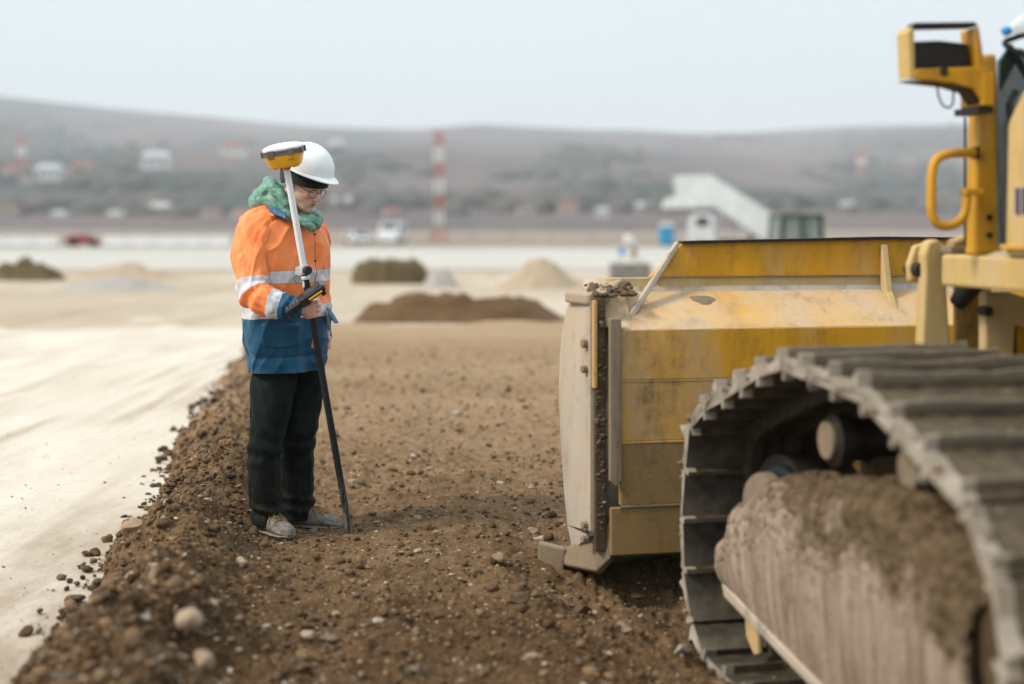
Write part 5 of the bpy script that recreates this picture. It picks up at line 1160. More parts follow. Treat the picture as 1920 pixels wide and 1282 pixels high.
def torso_col(t):
    sx = t.n('ShaderNodeSeparateXYZ', {0: t.n('ShaderNodeTexCoord').outputs['Object']}); z = sx.outputs['Z']; th = attr(t, 'th')
    n_ = t.noise(t.coord('Object'), 9, 4, .6, .3, .7)
    c_ = t.mix(n_, ORANGE_D, ORANGE)
    bl_ = t.mix(n_, BLUE_D, BLUE)
    z = t.math('ADD', z, t.math('MULTIPLY', t.noise(t.coord('Object'), 5, 2, .5), .012))
    z = t.math('ADD', z, t.math('MULTIPLY', sx.outputs['X'], -.02))
    c_ = t.mix(t.math('LESS_THAN', z, 1.052), c_, bl_)
    lining = t.math('MULTIPLY', band(t, th, 1.53, 1.62), band(t, z, .90, 1.06)); c_ = t.mix(lining, c_, (.80, .22, .06, 1))
    rf = t.mix(t.noise(t.coord('Object'), 60, 3, .6, .3, .7), (.52, .52, .56, 1), (.66, .66, .70, 1))
    c_ = t.mix(band(t, z, 1.046, 1.106), c_, rf); c_ = t.mix(band(t, z, 1.210, 1.268), c_, rf)
    line = t.math('MULTIPLY', band(t, th, 1.655, 1.672), t.math('GREATER_THAN', z, 1.05)); c_ = t.mix(line, c_, (.28, .075, .025, 1))
    for zz in (1.107, 1.209, 1.269): c_ = t.mix(t.math('MULTIPLY', band(t, z, zz - .0025, zz + .0015), .4), c_, (.40, .10, .03, 1))
    hem = band(t, z, .868, .872); c_ = t.mix(hem, c_, (.006, .04, .10, 1))
    return c_
M['jacket'] = cloth_mat('hi_vis_jacket', torso_col, .55)
def sleeve_col(bands, blue_from):
    def f_(t):
        s_ = attr(t, 's'); th = attr(t, 'th'); n_ = t.noise(t.coord('Object'), 9, 4, .6, .3, .7); c_ = t.mix(n_, ORANGE_D, ORANGE)
        w_ = t.math('ADD', s_, t.math('MULTIPLY', t.noise(t.coord('Object'), 6, 2, .5), .02))
        c_ = t.mix(t.math('GREATER_THAN', w_, blue_from), c_, t.mix(n_, BLUE_D, BLUE))
        for lo, hi in bands: c_ = t.mix(band(t, w_, lo, hi), c_, t.mix(t.noise(t.coord('Object'), 60, 3, .6, .3, .7), (.52, .52, .56, 1), (.66, .66, .70, 1)))
        return c_
    return f_
M['sleeve'] = cloth_mat('hi_vis_sleeve', sleeve_col([(.465, .555), (.705, .785)], .785), .55)
def ring(xl, xr, y, b_, k=1.0, tilt=0.0):
    """torso ring from its outline in the picture; side:depth stays that of a chest"""
    c_ = PL((xl + xr) / 2, y, b_); hw = (xr - xl) / 2 / F * (PY0 + b_); base_ = math.sqrt((.25 * abs(RT.x)) ** 2 + (.172 * abs(FW.x)) ** 2); f_ = hw / base_
    return (c_, RT, FW + UP * tilt, .25 * f_ * k, .172 * f_ * k)
def jacket_fold(ts, th, P_):
    z = P_[..., 2]; o = .009 * fbm(np.cos(th) * 1.6 + z * 3, np.sin(th) * 1.6 + z * 2, z * 5, 3) + .008 * (1 - np.abs(vnoise(np.cos(th) * 2.2 + z * 2.4, np.sin(th) * 2.2 - z * 4.5, z * 3.3 + 4))) ** 5 + .008 * (1 - np.abs(vnoise(np.cos(th) * 3 + z * 4, np.sin(th) * 3 - z * 9, z * 7))) ** 3
    # diagonal drag lines from the armpit, creases above the waist
    o = o + .004 * np.sin(z * 62 + np.sin(th) * 5 + 2 * fbm(np.cos(th) * 2, np.sin(th) * 2, z * 3, 2)) * np.exp(-((z - 1.17) / .10) ** 2)
    o = o + .007 * np.sin(th * 7 + z * 14 + fbm(np.cos(th) * 2, z * 6, 4.4, 2) * 2) * sstep(1.08, .86, z)
    o = o - .006 * np.exp(-((th - 1.66) / .045) ** 2) * (z > .8) + .005 * np.exp(-((th - 1.80) / .10) ** 2)
    o = o + .006 * np.exp(-((z - .86) / .02) ** 2) * -1 + .004 * sstep(.865, .85, z)                   # stitched hem
    flap = sstep(1.02, 1.01, z) * sstep(.925, .935, z + .02 * np.cos((th - .75) * 2.2)) * (np.abs(th - .78) < .42)
    o = o + .011 * flap
    return o - .010
rings = [ring(471, 604, 692, .02), ring(469, 608, 676, .02), ring(466, 614, 650, .02), ring(464, 617, 622, .015), ring(461, 616, 595, .01), ring(457, 617, 565, .01), ring(456, 616, 530, .005), ring(454, 617, 490, 0), ring(455, 614, 460, 0), ring(459, 608, 436, 0), ring(472, 600, 418, 0), ring(494, 592, 409, -.0), ring(514, 580, 404, .005)]
jacket = loft('jacket', rings, 190, 220, M['jacket'], person, jacket_fold)
jacket['label'] = 'orange and blue waterproof jacket with silver reflective bands'
def sleeve_fold(k0):
    def f_(ts, th, P_):
        o = .008 * fbm(np.cos(th) * 1.6 + ts * 4, np.sin(th) * 1.6, ts * 9 + k0, 3) + .007 * (1 - np.abs(vnoise(np.cos(th) * 1.7 + ts * 5, np.sin(th) * 1.7 - ts * 3, ts * 6 + k0))) ** 5
        el = np.exp(-((ts - .56) / .10) ** 2); up_ = np.exp(-((ts - .28) / .2) ** 2); lo = np.exp(-((ts - .85) / .10) ** 2)
        o = o + .010 * el * np.sin(ts * 70 + 1.5 * np.cos(th - 1.0) + k0) * (.5 + .5 * np.cos(th - 2.4)) + .006 * lo * np.sin(ts * 85 + 2 * np.sin(th) + fbm(np.cos(th) * 2, ts * 12, 0, 2))
        o = o + .006 * up_ * np.sin(th * 3 + ts * 22 + fbm(np.cos(th), ts * 6, 2.2, 2) * 2)
        return o - .011
    return f_
def sleeve(name, pts, rad, mat, k0):
    P_, _ = catmull([list(p) for p in pts], 40); rr_, _ = catmull([[r_, r2, 0] for r_, r2 in rad], 40); rings = []; prev = None
    for i in range(0, 40, 3):
        t_ = Vector(P_[min(i + 1, 39)] - P_[max(i - 1, 0)]).normalized(); ref = prev if prev is not None else Vector((0, -1, 0))
        s_ = (ref - t_ * ref.dot(t_)).normalized(); prev = s_; rings.append((Vector(P_[i]), s_, t_.cross(s_), rr_[i][0], rr_[i][1]))
    return loft(name, rings, 130, 110, mat, jacket, sleeve_fold(k0))
sleeve('sleeve', [PL(503, 424, -.08), PL(484, 432, -.13), PL(472, 465, -.185), PL(470, 505, -.225), PL(474, 540, -.26), PL(490, 562, -.285), PL(522, 573, -.30), PL(548, 579, -.305), PL(566, 583, -.30)],
       [(.10, .10), (.106, .102), (.098, .092), (.090, .086), (.086, .083), (.080, .080), (.070, .072), (.058, .060), (.047, .052)], M['sleeve'], 0.0)
sleeve('sleeve', [PL(566, 422, .10), PL(580, 432, .15), PL(588, 470, .19), PL(590, 510, .22), PL(588, 545, .23), PL(590, 575, .20), PL(596, 598, .15), PL(602, 612, .11)],
       [(.09, .09), (.10, .095), (.085, .085), (.078, .078), (.075, .075), (.068, .068), (.060, .06), (.052, .052)], M['sleeve'], 3.0)
# pocket flap standing out on the far hip, collar pieces, jacket hood roll
t = NT('blue_fabric'); t.set(Base_Color=t.mix(t.noise(t.coord('Object'), 12, 4, .6, .3, .7), (.010, .085, .19, 1), (.03, .14, .30, 1)), Roughness=.6); t.bump(t.noise(t.coord('Object'), 30, 4, .6), .3, .006); M['blue_cloth'] = t.m
def patch(name, corners, mat, parent, n=14, bulge=.01, thick=.006, nz=.004):
    a_, b_, c_, d_ = [np.array(q) for q in corners]; g = np.linspace(0, 1, n); U, V = np.meshgrid(g, g); U = U[..., None]; V = V[..., None]
    P_ = (a_ * (1 - U) + b_ * U) * (1 - V) + (d_ * (1 - U) + c_ * U) * V; nn = np.cross(b_ - a_, d_ - a_); nn /= np.linalg.norm(nn)
    P_ = P_ + nn * ((bulge * np.sin(U * math.pi) * np.sin(V * math.pi)) + nz * fbm(P_[..., :1] * 40, P_[..., 1:2] * 40, P_[..., 2:] * 40, 3))
    o = link(name, grid_mesh(name, P_), mat, parent, smooth=True); s_ = o.modifiers.new('s', 'SOLIDIFY'); s_.thickness = thick; s_.offset = 0; return o
patch('pocket_flap', [PL(612, 578, -.05), PL(620, 582, .06), PL(634, 606, .04), PL(626, 606, -.08)], M['blue_cloth'], jacket, bulge=.004)
patch('collar', [PL(506, 385, -.14), PL(534, 398, -.20), PL(537, 412, -.215), PL(505, 398, -.16)], M['blue_cloth'], jacket, bulge=.006)
t = NT('orange_fabric'); t.set(Base_Color=t.mix(t.noise(t.coord('Object'), 12, 4, .6, .3, .7), ORANGE_D, ORANGE), Roughness=.6); t.bump(t.noise(t.coord('Object'), 30, 4, .6), .3, .006); M['orange_cloth'] = t.m
hb = MB(); pth = [PL(516, 406, -.165), PL(504, 401, -.14), PL(486, 399, -.09), PL(466, 408, -.02), PL(458, 416, .05), PL(480, 400, .12), PL(520, 395, .15)]
pp, _ = catmull([list(p) for p in pth], 40); hb.tube([Vector(p) for p in pp], [.012 + .016 * math.sin(min(1, i / 30) * math.pi / 2) + .003 * math.sin(i * 1.7) for i in range(40)], 14)
o = link('rolled_hood', remesh('rolled_hood', hb, .006, 4), M['orange_cloth'], jacket, smooth=True)
for px, py, bb_ in ((590, 440, -.165), (591, 490, -.172), (582, 418, -.16)): MB().cyl(PL(px, py, bb_ + .005), (.3, -1, 0), .0055, .006, 12).build('snap_button', M['dark_metal'], jacket)
# --- green padded hood and collar of the coat underneath
t = NT('green_padded_nylon'); c = t.coord('Object'); t.set(Base_Color=t.mix(t.noise(c, 14, 4, .6, .3, .7), (.10, .245, .185, 1), (.19, .36, .285, 1)), Roughness=.45, Specular_IOR_Level=.4); t.bump(t.noise(t.coord('Object', (1, 1, 2)), 34, 4, .6), .45, .008); M['green'] = t.m
hb = MB()
hood = [(588, 432, -.150, .014), (577, 422, -.158, .020), (560, 413, -.155, .022), (540, 402, -.145, .028), (518, 385, -.115, .036), (500, 372, -.06, .052), (494, 372, .01, .056), (500, 372, .07, .052), (525, 380, .12, .045), (560, 392, .12, .040), (588, 404, .07, .030), (595, 410, .0, .026), (593, 426, -.09, .018)]
pp, _ = catmull([list(PL(x, y, b_)) + [r_] for x, y, b_, r_ in hood], 60)
hb.tube([Vector(p[:3]) for p in pp], [p[3] for p in pp], 16)
# the hood itself, standing up behind the neck
pp, _ = catmull([list(PL(x, y, b_)) + [r_] for x, y, b_, r_ in [(540, 386, -.15, .026), (524, 366, -.14, .028), (511, 350, -.11, .026), (504, 343, -.05, .026), (504, 342, .02, .026), (512, 346, .08, .026), (530, 360, .11, .026)]], 40)
hb.tube([Vector(p[:3]) for p in pp], [p[3] for p in pp], 14)
hb.ell(PL(570, 414, -.085), (.062, .066, .036)); hb.ell(PL(491, 380, .0), (.060, .12, .055)); hb.ell(PL(500, 362, -.02), (.045, .11, .05))
me = remesh('green_hood', hb, .005, 5); Pv = verts_np(me); nr = np.empty(len(Pv) * 3, np.float32); me.vertices.foreach_get('normal', nr); nr = nr.reshape(-1, 3)
ang = np.arctan2(Pv[:, 1] + .02, Pv[:, 0] - .05); Pv = Pv + nr * (.0035 * np.sin(ang * 13 + Pv[:, 2] * 30 + 1.2 * fbm(Pv[:, 0] * 9, Pv[:, 1] * 9, Pv[:, 2] * 9, 2)) + .003 * fbm(Pv[:, 0] * 12, Pv[:, 1] * 12, Pv[:, 2] * 12, 2) - .004 * (1 - np.abs(vnoise(Pv[:, 0] * 22 + Pv[:, 2] * 12, Pv[:, 1] * 22, Pv[:, 2] * 30))) ** 6 - .004 * (np.abs(np.sin(ang * 5 + Pv[:, 2] * 14)) < .10))[:, None]; set_verts(me, Pv)
o = link('hood', me, M['green'], person, smooth=True); o['label'] = 'mint green padded hood around his neck'

# --- trousers
t = NT('dark_green_corduroy'); c = t.coord('Object'); n_ = t.noise(c, 10, 5, .65, .3, .72)
lz = t.n('ShaderNodeSeparateXYZ', {0: t.n('ShaderNodeTexCoord').outputs['Object']}).outputs['Z']
dst = t.math('MULTIPLY', t.n('ShaderNodeMapRange', {'Value': lz, 'From Min': .42, 'From Max': .05}).outputs[0], t.noise(c, 26, 6, .7, .46, .75))
t.set(Base_Color=t.mix(t.math('MULTIPLY', dst, .45), t.mix(n_, (.0022, .0036, .0032, 1), (.0085, .0145, .0125, 1)), (.13, .095, .06, 1)), Roughness=.8, Specular_IOR_Level=.15, Sheen_Weight=.06, Sheen_Roughness=.4, Sheen_Tint=(.35, .5, .48, 1)); t.bump(t.math('ADD', t.noise(t.coord('Object', (1, 1, .5)), 30, 4, .6), t.math('MULTIPLY', t.noise(c, 700, 2, .5), .2)), .4, .006); M['trousers'] = t.m
def leg(name, rows, parent, seed):
    rg = []
    for y, xl, xr, b_ in rows:
        hw = (xr - xl) / 2 / F * (PY0 + b_); rg.append((PL((xl + xr) / 2, y, b_), Vector((1, 0, 0)), Vector((0, 1, 0)), hw, hw * 1.08))
    kz = PL(500, 838, 0).z; hz_ = PL(500, 965, 0).z
    def f_(ts, th, P_):
        z = P_[..., 2]; o = .005 * fbm(np.cos(th) * 1.8 + seed, np.sin(th) * 1.8, z * 6, 3)
        o = o + .0055 * np.exp(-((z - kz) / .085) ** 2) * np.sin(z * 78 + 1.6 * np.sin(th + seed) + 1.5 * fbm(np.cos(th) * 1.5, np.sin(th) * 1.5, z * 5 + seed, 2))
        o = o + .007 * np.exp(-((z - hz_ - .045) / .05) ** 2) * np.sin(z * 95 + 2.0 * np.cos(th + seed * 2)) 
        o = o + .004 * (1 - np.abs(vnoise(np.cos(th) * 2 + z * 6, np.sin(th) * 2 + z * 3, z * 8 + seed))) ** 4 + .0035 * np.exp(-((th - 3.5) / .035) ** 2)
        return o
    return loft(name, rg, 170, 110, M['trousers'], parent, f_)
tr = empty('trousers', (0, 0, 0), 0, person); tr['label'] = 'dark green corduroy trousers'
leg('trouser_leg', [(979, 473, 532, -.07), (965, 472, 531, -.07), (940, 469, 529, -.08), (900, 465, 526, -.09), (865, 464, 526, -.095), (835, 465, 529, -.10), (800, 468, 538, -.09), (760, 471, 547, -.08), (720, 471, 556, -.05), (690, 477, 562, -.02), (660, 486, 560, .0)], tr, 0.0)
leg('trouser_leg', [(969, 526, 591, .15), (955, 525, 591, .15), (935, 525, 589, .14), (900, 525, 588, .12), (865, 526, 589, .10), (832, 527, 590, .08), (800, 528, 596, .08), (760, 530, 602, .08), (720, 528, 608, .08), (690, 520, 606, .07), (660, 510, 604, .06)], tr, 2.7)

# --- trail shoes
M['shoe_grey'] = plain('dusty_grey_suede', (.20, .175, .145, 1), .9, var=.3, scale=40, bump=.25); M['shoe_dark'] = plain('dark_grey_mesh', (.085, .08, .07, 1), .9, var=.25, scale=90, bump=.3)
M['sole_white'] = plain('dusty_midsole', (.24, .205, .16, 1), .8, var=.25); M['laces'] = plain('yellow_brown_laces', (.22, .14, .035, 1), .8); M['sock'] = plain('grey_sock', (.30, .28, .26, 1), .9)
def boot(heel, toe, label):
    heel = Vector(heel); toe = Vector(toe); fx = (toe - heel); L = fx.length; fx.normalize(); side = UP.cross(fx).normalized(); upv = fx.cross(side)
    r_ = empty('shoe', heel, 0, person); r_['label'] = label; q = lambda x, y, z: fx * (x * L) + side * y + upv * z
    xs_ = np.linspace(0, 1, 26); w = 1.14 * np.interp(xs_, [0, .06, .2, .45, .7, .9, 1], [.020, .034, .037, .040, .049, .040, .012]); off = np.interp(xs_, [0, .4, .75, 1], [0, -.002, .006, .0])
    top = 1.12 * np.interp(xs_, [0, .05, .12, .3, .42, .55, .75, .9, .97, 1], [.075, .098, .104, .098, .098, .088, .064, .054, .042, .028])
    def shell(nm, x0, x1, zb, ztf, grow, mat, par, sm=True):
        P_ = []
        for i, x in enumerate(xs_):
            if x < x0 or x > x1: continue
            zt_ = ztf(x, top[i]); ww = w[i] * grow; row = []
            for k in range(28):
                a_ = 2 * math.pi * k / 28; cy_, sy_ = math.cos(a_), math.sin(a_); tap = 1.0 if sy_ < 0 else (1 - .42 * (sy_ ** 1.6) * sstep(.02, .09, zt_))
                row.append(q(x, off[i] + ww * np.sign(cy_) * abs(cy_) ** .75 * tap, zb + (zt_ - zb) * (.5 + .5 * np.sign(sy_) * abs(sy_) ** .7)))
            P_.append(row)
        v_ = [p for row in P_ for p in row]; n_ = len(P_); f_ = [[i * 28 + k, i * 28 + (k + 1) % 28, (i + 1) * 28 + (k + 1) % 28, (i + 1) * 28 + k] for i in range(n_ - 1) for k in range(28)] + [list(range(28))[::-1], [(n_ - 1) * 28 + k for k in range(28)]]
        return MB().add(v_, f_).build(nm, mat, par, smooth=sm)
    shell('upper', 0, 1, .018, lambda x, t_: t_, .96, M['shoe_grey'], r_)
    shell('heel_panel', 0, .33, .03, lambda x, t_: t_ - .018, 1.02, M['shoe_dark'], r_); shell('toe_cap', .74, 1, .02, lambda x, t_: t_ - .008, 1.03, M['sole_white'], r_)
    shell('midsole', 0, 1, .012, lambda x, t_: .034 if x < .3 else .027, 1.06, M['sole_white'], r_); shell('outsole', 0, 1, -.002, lambda x, t_: .014, 1.05, M['black'], r_)
    MB().lathe(q(.20, 0, .085), (0, 0, 1), [(.036, 0), (.040, .02), (.036, .05), (.034, .09)], 20).build('sock', M['sock'], r_, smooth=True)
    MB().box(q(.02, 0, .095), (.02, .03, .045)).build('heel_tab', M['white_plastic'], r_, bevel=.005)
    for k in range(5):
        x = .42 + k * .062; zt_ = np.interp(x, xs_, top) + .004; ww = np.interp(x, xs_, w) * .55
        MB().tube([q(x, -ww, zt_ - .013), q(x + .015, 0, zt_), q(x + .03, ww, zt_ - .013)], .0030, 6).build('lace', M['laces'], r_)
    for s_ in (-1, 1):
        MB().tube(catmull([list(q(.43, 0, .104)), list(q(.49, s_ * .022, .108)), list(q(.58, s_ * .040, .080)), list(q(.60, s_ * .046, .066)), list(q(.52, s_ * .03, .094)), list(q(.44, 0, .104))], 24)[0].tolist(), .0026, 6).build('lace_loop', M['laces'], r_, smooth=True)
        MB().tube(catmull([list(q(.44, 0, .105)), list(q(.55, s_ * .012, .11)), list(q(.68, s_ * .03, .085)), list(q(.72, s_ * .036, .064))], 14)[0].tolist(), .0024, 6).build('lace_end', M['laces'], r_, smooth=True)
        for k in range(2): MB().tube([q(.30 + k * .12, s_ * .043, .035), q(.40 + k * .10, s_ * .036, .066)], .004, 6).build('side_stripe', M['sole_white'], r_)
    return r_
boot(PL(486, 996, -.02) , PL(544, 1013, -.23), 'dusty grey trail shoe with yellow-brown laces pointing forward')
boot(PL(541, 990, .16), PL(644, 993, .07), 'dusty grey trail shoe seen from its side with pale sock')
person_feet = True

# --- beanie, hard hat, glasses
def dome(name, mat, rx_, ry_, rz_, cx, cz, tilt, zmin, brim=None, thick=.004, nrm=None, rim_wave=None, par=None):
    n, m_ = 44, 64; P_ = np.zeros((n, m_, 3)); th = np.linspace(0, 2 * math.pi, m_, endpoint=False)
    for i in range(n):
        f_ = i / (n - 1)
        for j, a_ in enumerate(th):
            zlow = zmin(a_) if callable(zmin) else zmin
            phi = math.asin(max(-1, min(1, zlow / rz_))) * (1 - f_) + math.pi / 2 * f_ * .999
            x = rx_ * math.cos(phi) * math.cos(a_); y = ry_ * math.cos(phi) * math.sin(a_); z = rz_ * math.sin(phi)
            if nrm: d_ = nrm(a_, phi); x *= 1 + d_; y *= 1 + d_; z *= 1 + d_ * .6
            P_[i, j] = (x, y, z)
    ct, st = math.cos(tilt), math.sin(tilt)
    X_ = P_[..., 0] * ct - P_[..., 2] * st + cx; Z_ = P_[..., 0] * st + P_[..., 2] * ct + cz; Q = np.stack([X_, P_[..., 1], Z_], -1)
    Q = Q @ HMn.T + np.array(HC)
    o = link(name, grid_mesh(name, Q, True), mat, par or person, smooth=True); s_ = o.modifiers.new('s', 'SOLIDIFY'); s_.thickness = thick; s_.offset = 1; return o
t = NT('black_knit'); c = t.coord('Object'); t.set(Base_Color=(.013, .0135, .0145, 1), Roughness=.95, Sheen_Weight=.3, Specular_IOR_Level=.15); wv = t.n('ShaderNodeTexWave', {'Vector': t.coord('Object', (1, .6, .15)), 'Scale': 95., 'Distortion': 1.0}); t.bump(wv.outputs['Fac'], .5, .004); M['knit'] = t.m
dome('beanie', M['knit'], .121, .096, .118, -.012, .028, R(0), lambda a_: -.004 - .072 * (.5 - .5 * math.cos(a_)) ** 1.0 + .004 * math.sin(a_ * 3), thick=.006, nrm=lambda a_, p: .02 * math.sin(a_ * 5 + p * 3) * .5 + .03 * math.exp(-((p + .2) / .2) ** 2))
t = NT('white_helmet_plastic'); c = t.coord('Object'); t.set(Base_Color=t.mix(t.noise(c, 30, 5, .7, .55, .8), (.80, .84, .87, 1), (.66, .68, .69, 1)), Roughness=.32, Specular_IOR_Level=.45, Coat_Weight=.15); M['helmet'] = t.m
HT = R(8)
def ridge3(a_, p): return .018 * math.exp(-((math.sin(a_)) / .14) ** 2) * sstep(.45, .95, p) + .0
helmet = dome('hard_hat', M['helmet'], .132, .110, .122, -.012, .066, HT, -.008, thick=.004, nrm=lambda a_, p: float(ridge3(a_, p)) + .014 * (p < .12) * (1 - p / .12))
helmet['label'] = 'scuffed white hard hat'
# brim: a rim all round, reaching forward as a peak
n, m_ = 8, 72; P_ = np.zeros((n, m_, 3))
for j in range(m_):
    a_ = 2 * math.pi * j / m_; pk = max(0, math.cos(a_)); ext = .010 + .040 * pk ** 2.2
    for i in range(n):
        f_ = i / (n - 1); P_[i, j] = ((.1310 + ext * f_) * math.cos(a_), (.1092 + (.010 + .012 * pk) * f_) * math.sin(a_), -.004 - (.006 + .012 * pk) * f_)
ct, st = math.cos(HT), math.sin(HT); Q = np.stack([P_[..., 0] * ct - P_[..., 2] * st - .012, P_[..., 1], P_[..., 0] * st + P_[..., 2] * ct + .066], -1) @ HMn.T + np.array(HC)
o = link('brim', grid_mesh('brim', Q, True), M['helmet'], helmet, smooth=True); s_ = o.modifiers.new('s', 'SOLIDIFY'); s_.thickness = .004
M['frame'] = plain('dark_wire_frame', (.03, .028, .027, 1), .35, .6)
t = NT('spectacle_lens'); t.set(Base_Color=(.8, .85, .88, 1), Roughness=.04, Alpha=.13, Specular_IOR_Level=.8); M['lens'] = t.m
gl = empty('glasses', (0, 0, 0), 0, person); gl['label'] = 'thin dark wire-framed glasses'
for s_ in (-1, 1):
    ringp = [hd(.101 - .006 * abs(math.cos(a_)) * (1 if math.cos(a_) * s_ > 0 else 0), s_ * .034 + .0245 * math.cos(a_), -.012 + .0215 * math.sin(a_)) for a_ in [2 * math.pi * k / 28 for k in range(29)]]
    MB().tube(ringp, .0016, 6, caps=False).build('rim', M['frame'], gl, smooth=True)
    MB().add([hd(.100, s_ * .034, -.012)] + ringp[:-1], [[0, 1 + k, 1 + (k + 1) % 28] for k in range(28)]).build('lens', M['lens'], gl)
    MB().tube([hd(.096, s_ * .0585, -.004), hd(.085, s_ * .068, -.002), hd(.02, s_ * .079, .0), hd(-.02, s_ * .082, -.003)], .0018, 6).build('temple_arm', M['frame'], gl, smooth=True)
MB().tube([hd(.101, .0105, -.008), hd(.108, 0, -.004), hd(.101, -.0105, -.008)], .0016, 6).build('bridge', M['frame'], gl, smooth=True)

# ------------------------------------------------------------------ the survey pole he holds, with receiver and controller
def pl(p): return p + PR
base_z = 0.0
rd = empty('survey_pole', pl(POLE_B)); tag(rd, 'black and white surveying pole with satellite receiver and handheld controller', 'survey pole')
Lp = lambda p: p - POLE_B
t = NT('black_pole'); c = t.coord('Object'); sz = t.n('ShaderNodeSeparateXYZ', {0: t.n('ShaderNodeTexCoord').outputs['Object']}).outputs['Z']
dirt = t.math('MULTIPLY', t.n('ShaderNodeMapRange', {'Value': sz, 'From Min': .32, 'From Max': .05}).outputs[0], t.noise(t.coord('Object', (3, 3, .6)), 22, 5, .7, .42, .62))
t.set(Base_Color=t.mix(dirt, (.014, .018, .020, 1), (.20, .19, .16, 1)), Roughness=.6, Specular_IOR_Level=.25); M['pole_black'] = t.m
pc = pole_at(512)
MB().tube([Lp(POLE_B), Lp(pole_at(980)), Lp(pc)], .0162, 20).build('lower_tube', M['pole_black'], rd, smooth=True)
MB().lathe(Lp(POLE_B), -PD, [(.0175, -.01), (.017, .0), (.012, .012), (.004, .045)], 16).build('pole_tip', M['steel_edge'], rd, smooth=True)
MB().tube([Lp(pc) - PD * .01, Lp(POLE_T)], [.0155, .0150], 20).build('upper_tube', M['white_plastic'], rd, smooth=True)
cl_ = empty('clamp', (0, 0, 0), 0, rd); k0 = Lp(pole_at(510))
MB().lathe(k0 - PD * .012, PD, [(.021, 0), (.0225, .004), (.0225, .040), (.021, .044)], 20).build('collar', M['clear'], cl_, smooth=True)
MB().lathe(k0 - PD * .036, PD, [(.0195, 0), (.021, .003), (.021, .014), (.0195, .017)], 20).build('ring', M['white_plastic'], cl_, smooth=True)
kd = Vector((.55, -.83, .05)).normalized(); MB().lathe(k0 + PD * .005 + kd * .012, kd, [(.010, 0), (.0185, .004), (.0205, .014), (.0205, .030), (.018, .036)], 10).build('knob', M['black'], cl_, smooth=False)
MB().bb(-.014, .014, -.008, .008, -.018, .022).build('clamp_block', M['clear'], cl_, loc=k0 + Vector((-.026, -.006, 0)), bevel=.003)
MB().tube([k0 + Vector((-.03, -.02, -.01)), k0 + Vector((-.045, -.03, -.035)), k0 + Vector((-.03, -.03, -.05))], .0015, 6).build('spring_wire', M['dark_metal'], cl_)
MB().box(Lp(pole_at(533)) + Vector((-.012, -.0145, 0)), (.009, .003, .03)).build('label_sticker', M['white_plastic'], rd)
# receiver
M['rec_yellow'] = plain('receiver_yellow', (.92, .46, .02, 1), .4, var=.03); M['rec_grey'] = plain('receiver_grey', (.115, .115, .118, 1), .5, var=.05); M['rec_white'] = plain('receiver_white', (.80, .82, .84, 1), .35, var=.02)
rc = empty('receiver', Lp(POLE_T) + PD * .002, 0, rd); q4 = 4.2; Z0 = Vector((0, 0, 0))
MB().lathe(Z0, PD, [(.060, -.006), (.068, .0), (.072, .006), (.0875, .052)], 72, q4).build('base_shell', M['rec_yellow'], rc, smooth=True)
MB().lathe(Z0, PD, [(.087, .052), (.0905, .054), (.0905, .061), (.088, .063), (.088, .066), (.0905, .068), (.0905, .075), (.088, .077)], 72, q4).build('middle_band', M['rec_grey'], rc, smooth=True)
MB().lathe(Z0, PD, [(.0885, .077), (.0885, .085), (.083, .092), (.064, .099), (.035, .103), (.01, .105)], 72, q4).build('radome', M['rec_white'], rc, smooth=True)
ex = (Vector((1, 0, 0)) - PD * PD.x).normalized(); ey = PD.cross(ex)
for k in range(8):
    a_ = math.pi / 2 * (k // 2); dv = ex * math.cos(a_) + ey * math.sin(a_); tv = PD.cross(dv)
    Rm = Matrix((dv, tv, PD)).transposed(); MB().box(dv * .0905 + tv * (.046 if k % 2 else -.046) + PD * .0645, (.010, .032, .029), Rm).build('clip', M['rec_grey'], rc, bevel=.003)
for k in range(10):
    a_ = .63 * k; MB().cyl(ex * .05 * math.cos(a_) + ey * .05 * math.sin(a_) - PD * .004, PD, .006, .012, 10).build('connector', M['black'], rc)
MB().lathe(Z0, -PD, [(.022, .0), (.022, .012), (.016, .02)], 20).build('mount', plain('orange_plastic', (.75, .25, .06, 1), .5), rc, smooth=True)
for x in (-.045, .042): MB().box(-ey * .0825 * 0 + Vector((x, 0, 0)) + (-ey if ey.y > 0 else ey) * .0835 + PD * .036, (.030, .003, .007), Matrix((ex, ey, PD)).transposed()).build('label_plate', plain('receiver_label', (.42, .20, .02, 1), .6), rc)
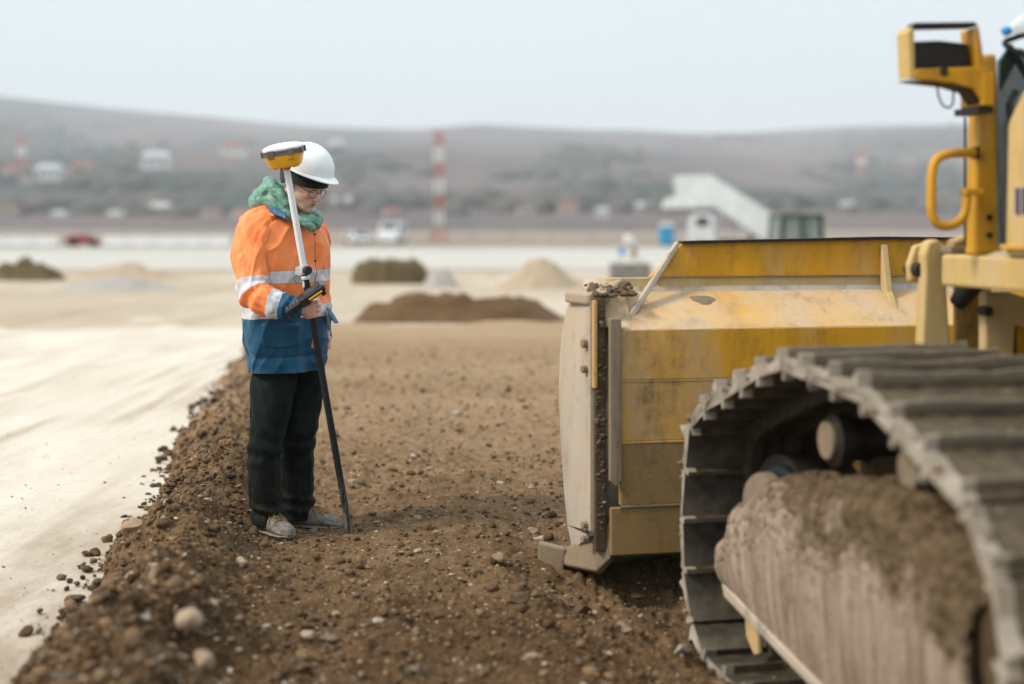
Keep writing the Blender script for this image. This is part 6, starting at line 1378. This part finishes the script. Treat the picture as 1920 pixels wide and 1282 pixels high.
# controller on a bracket
ctl = empty('controller', (0, 0, 0), 0, rd)
A0, A1 = PL(533, 587, -.36), PL(607, 535, -.33); ax = (A1 - A0).normalized(); nn = (Vector((-.45, -.35, .8)) - ax * Vector((-.45, -.35, .8)).dot(ax)).normalized(); bb_ = ax.cross(nn)
Rm = Matrix((ax, bb_, nn)).transposed(); Lc = (A1 - A0).length
def cpos(f_, y=0, z=0): return Lp(A0) + ax * (Lc * f_) + bb_ * y + nn * z
MB().box(cpos(.74), (Lc * .50, .082, .034), Rm).build('housing', M['black'], ctl, bevel=.010, seg=3)
MB().box(cpos(.24), (Lc * .44, .072, .024), Rm).build('keypad_grip', M['black'], ctl, bevel=.008, seg=3)
MB().box(cpos(.72, 0, .0175), (Lc * .38, .062, .003), Rm).build('screen', M['window'], ctl)
for i in range(4):
    for j in range(3): MB().box(cpos(.10 + i * .085, (j - 1) * .019, .0125), (.012, .011, .005), Rm).build('key', M['rec_grey'], ctl)
sy = -1 if (bb_.y > 0) else 1
MB().box(cpos(.735, sy * .0415, -.004), (Lc * .33, .004, .009), Rm).build('yellow_strip', M['rec_yellow'], ctl, bevel=.002)
MB().ell(cpos(.975, 0, .004), (.016, .036, .017), Rm).build('antenna_cap', M['rec_grey'], ctl, smooth=True)
MB().box(cpos(.9, 0, -.026), (.022, .03, .028), Rm).build('cradle_foot', M['black'], ctl, bevel=.005)
MB().box(cpos(.46, 0, -.004), (.035, .078, .040), Rm).build('cradle', M['black'], ctl, bevel=.006)
MB().tube([cpos(.50, 0, -.015), cpos(.52, 0, -.03).lerp(Lp(pole_at(566)), .5), Lp(pole_at(566))], .012, 10).build('bracket_arm', M['black'], ctl)
MB().lathe(Lp(pole_at(566)) - PD * .012, PD, [(.021, 0), (.023, .004), (.023, .02), (.021, .024)], 20).build('bracket_collar', M['black'], ctl, smooth=True)
MB().tube(catmull([list(cpos(.05, sy * .03, -.01)), list(cpos(.02, sy * .035, -.045)), list(cpos(.12, sy * .035, -.055)), list(cpos(.28, sy * .03, -.014))], 16)[0].tolist(), .0022, 6).build('wrist_strap', M['black'], ctl, smooth=True)
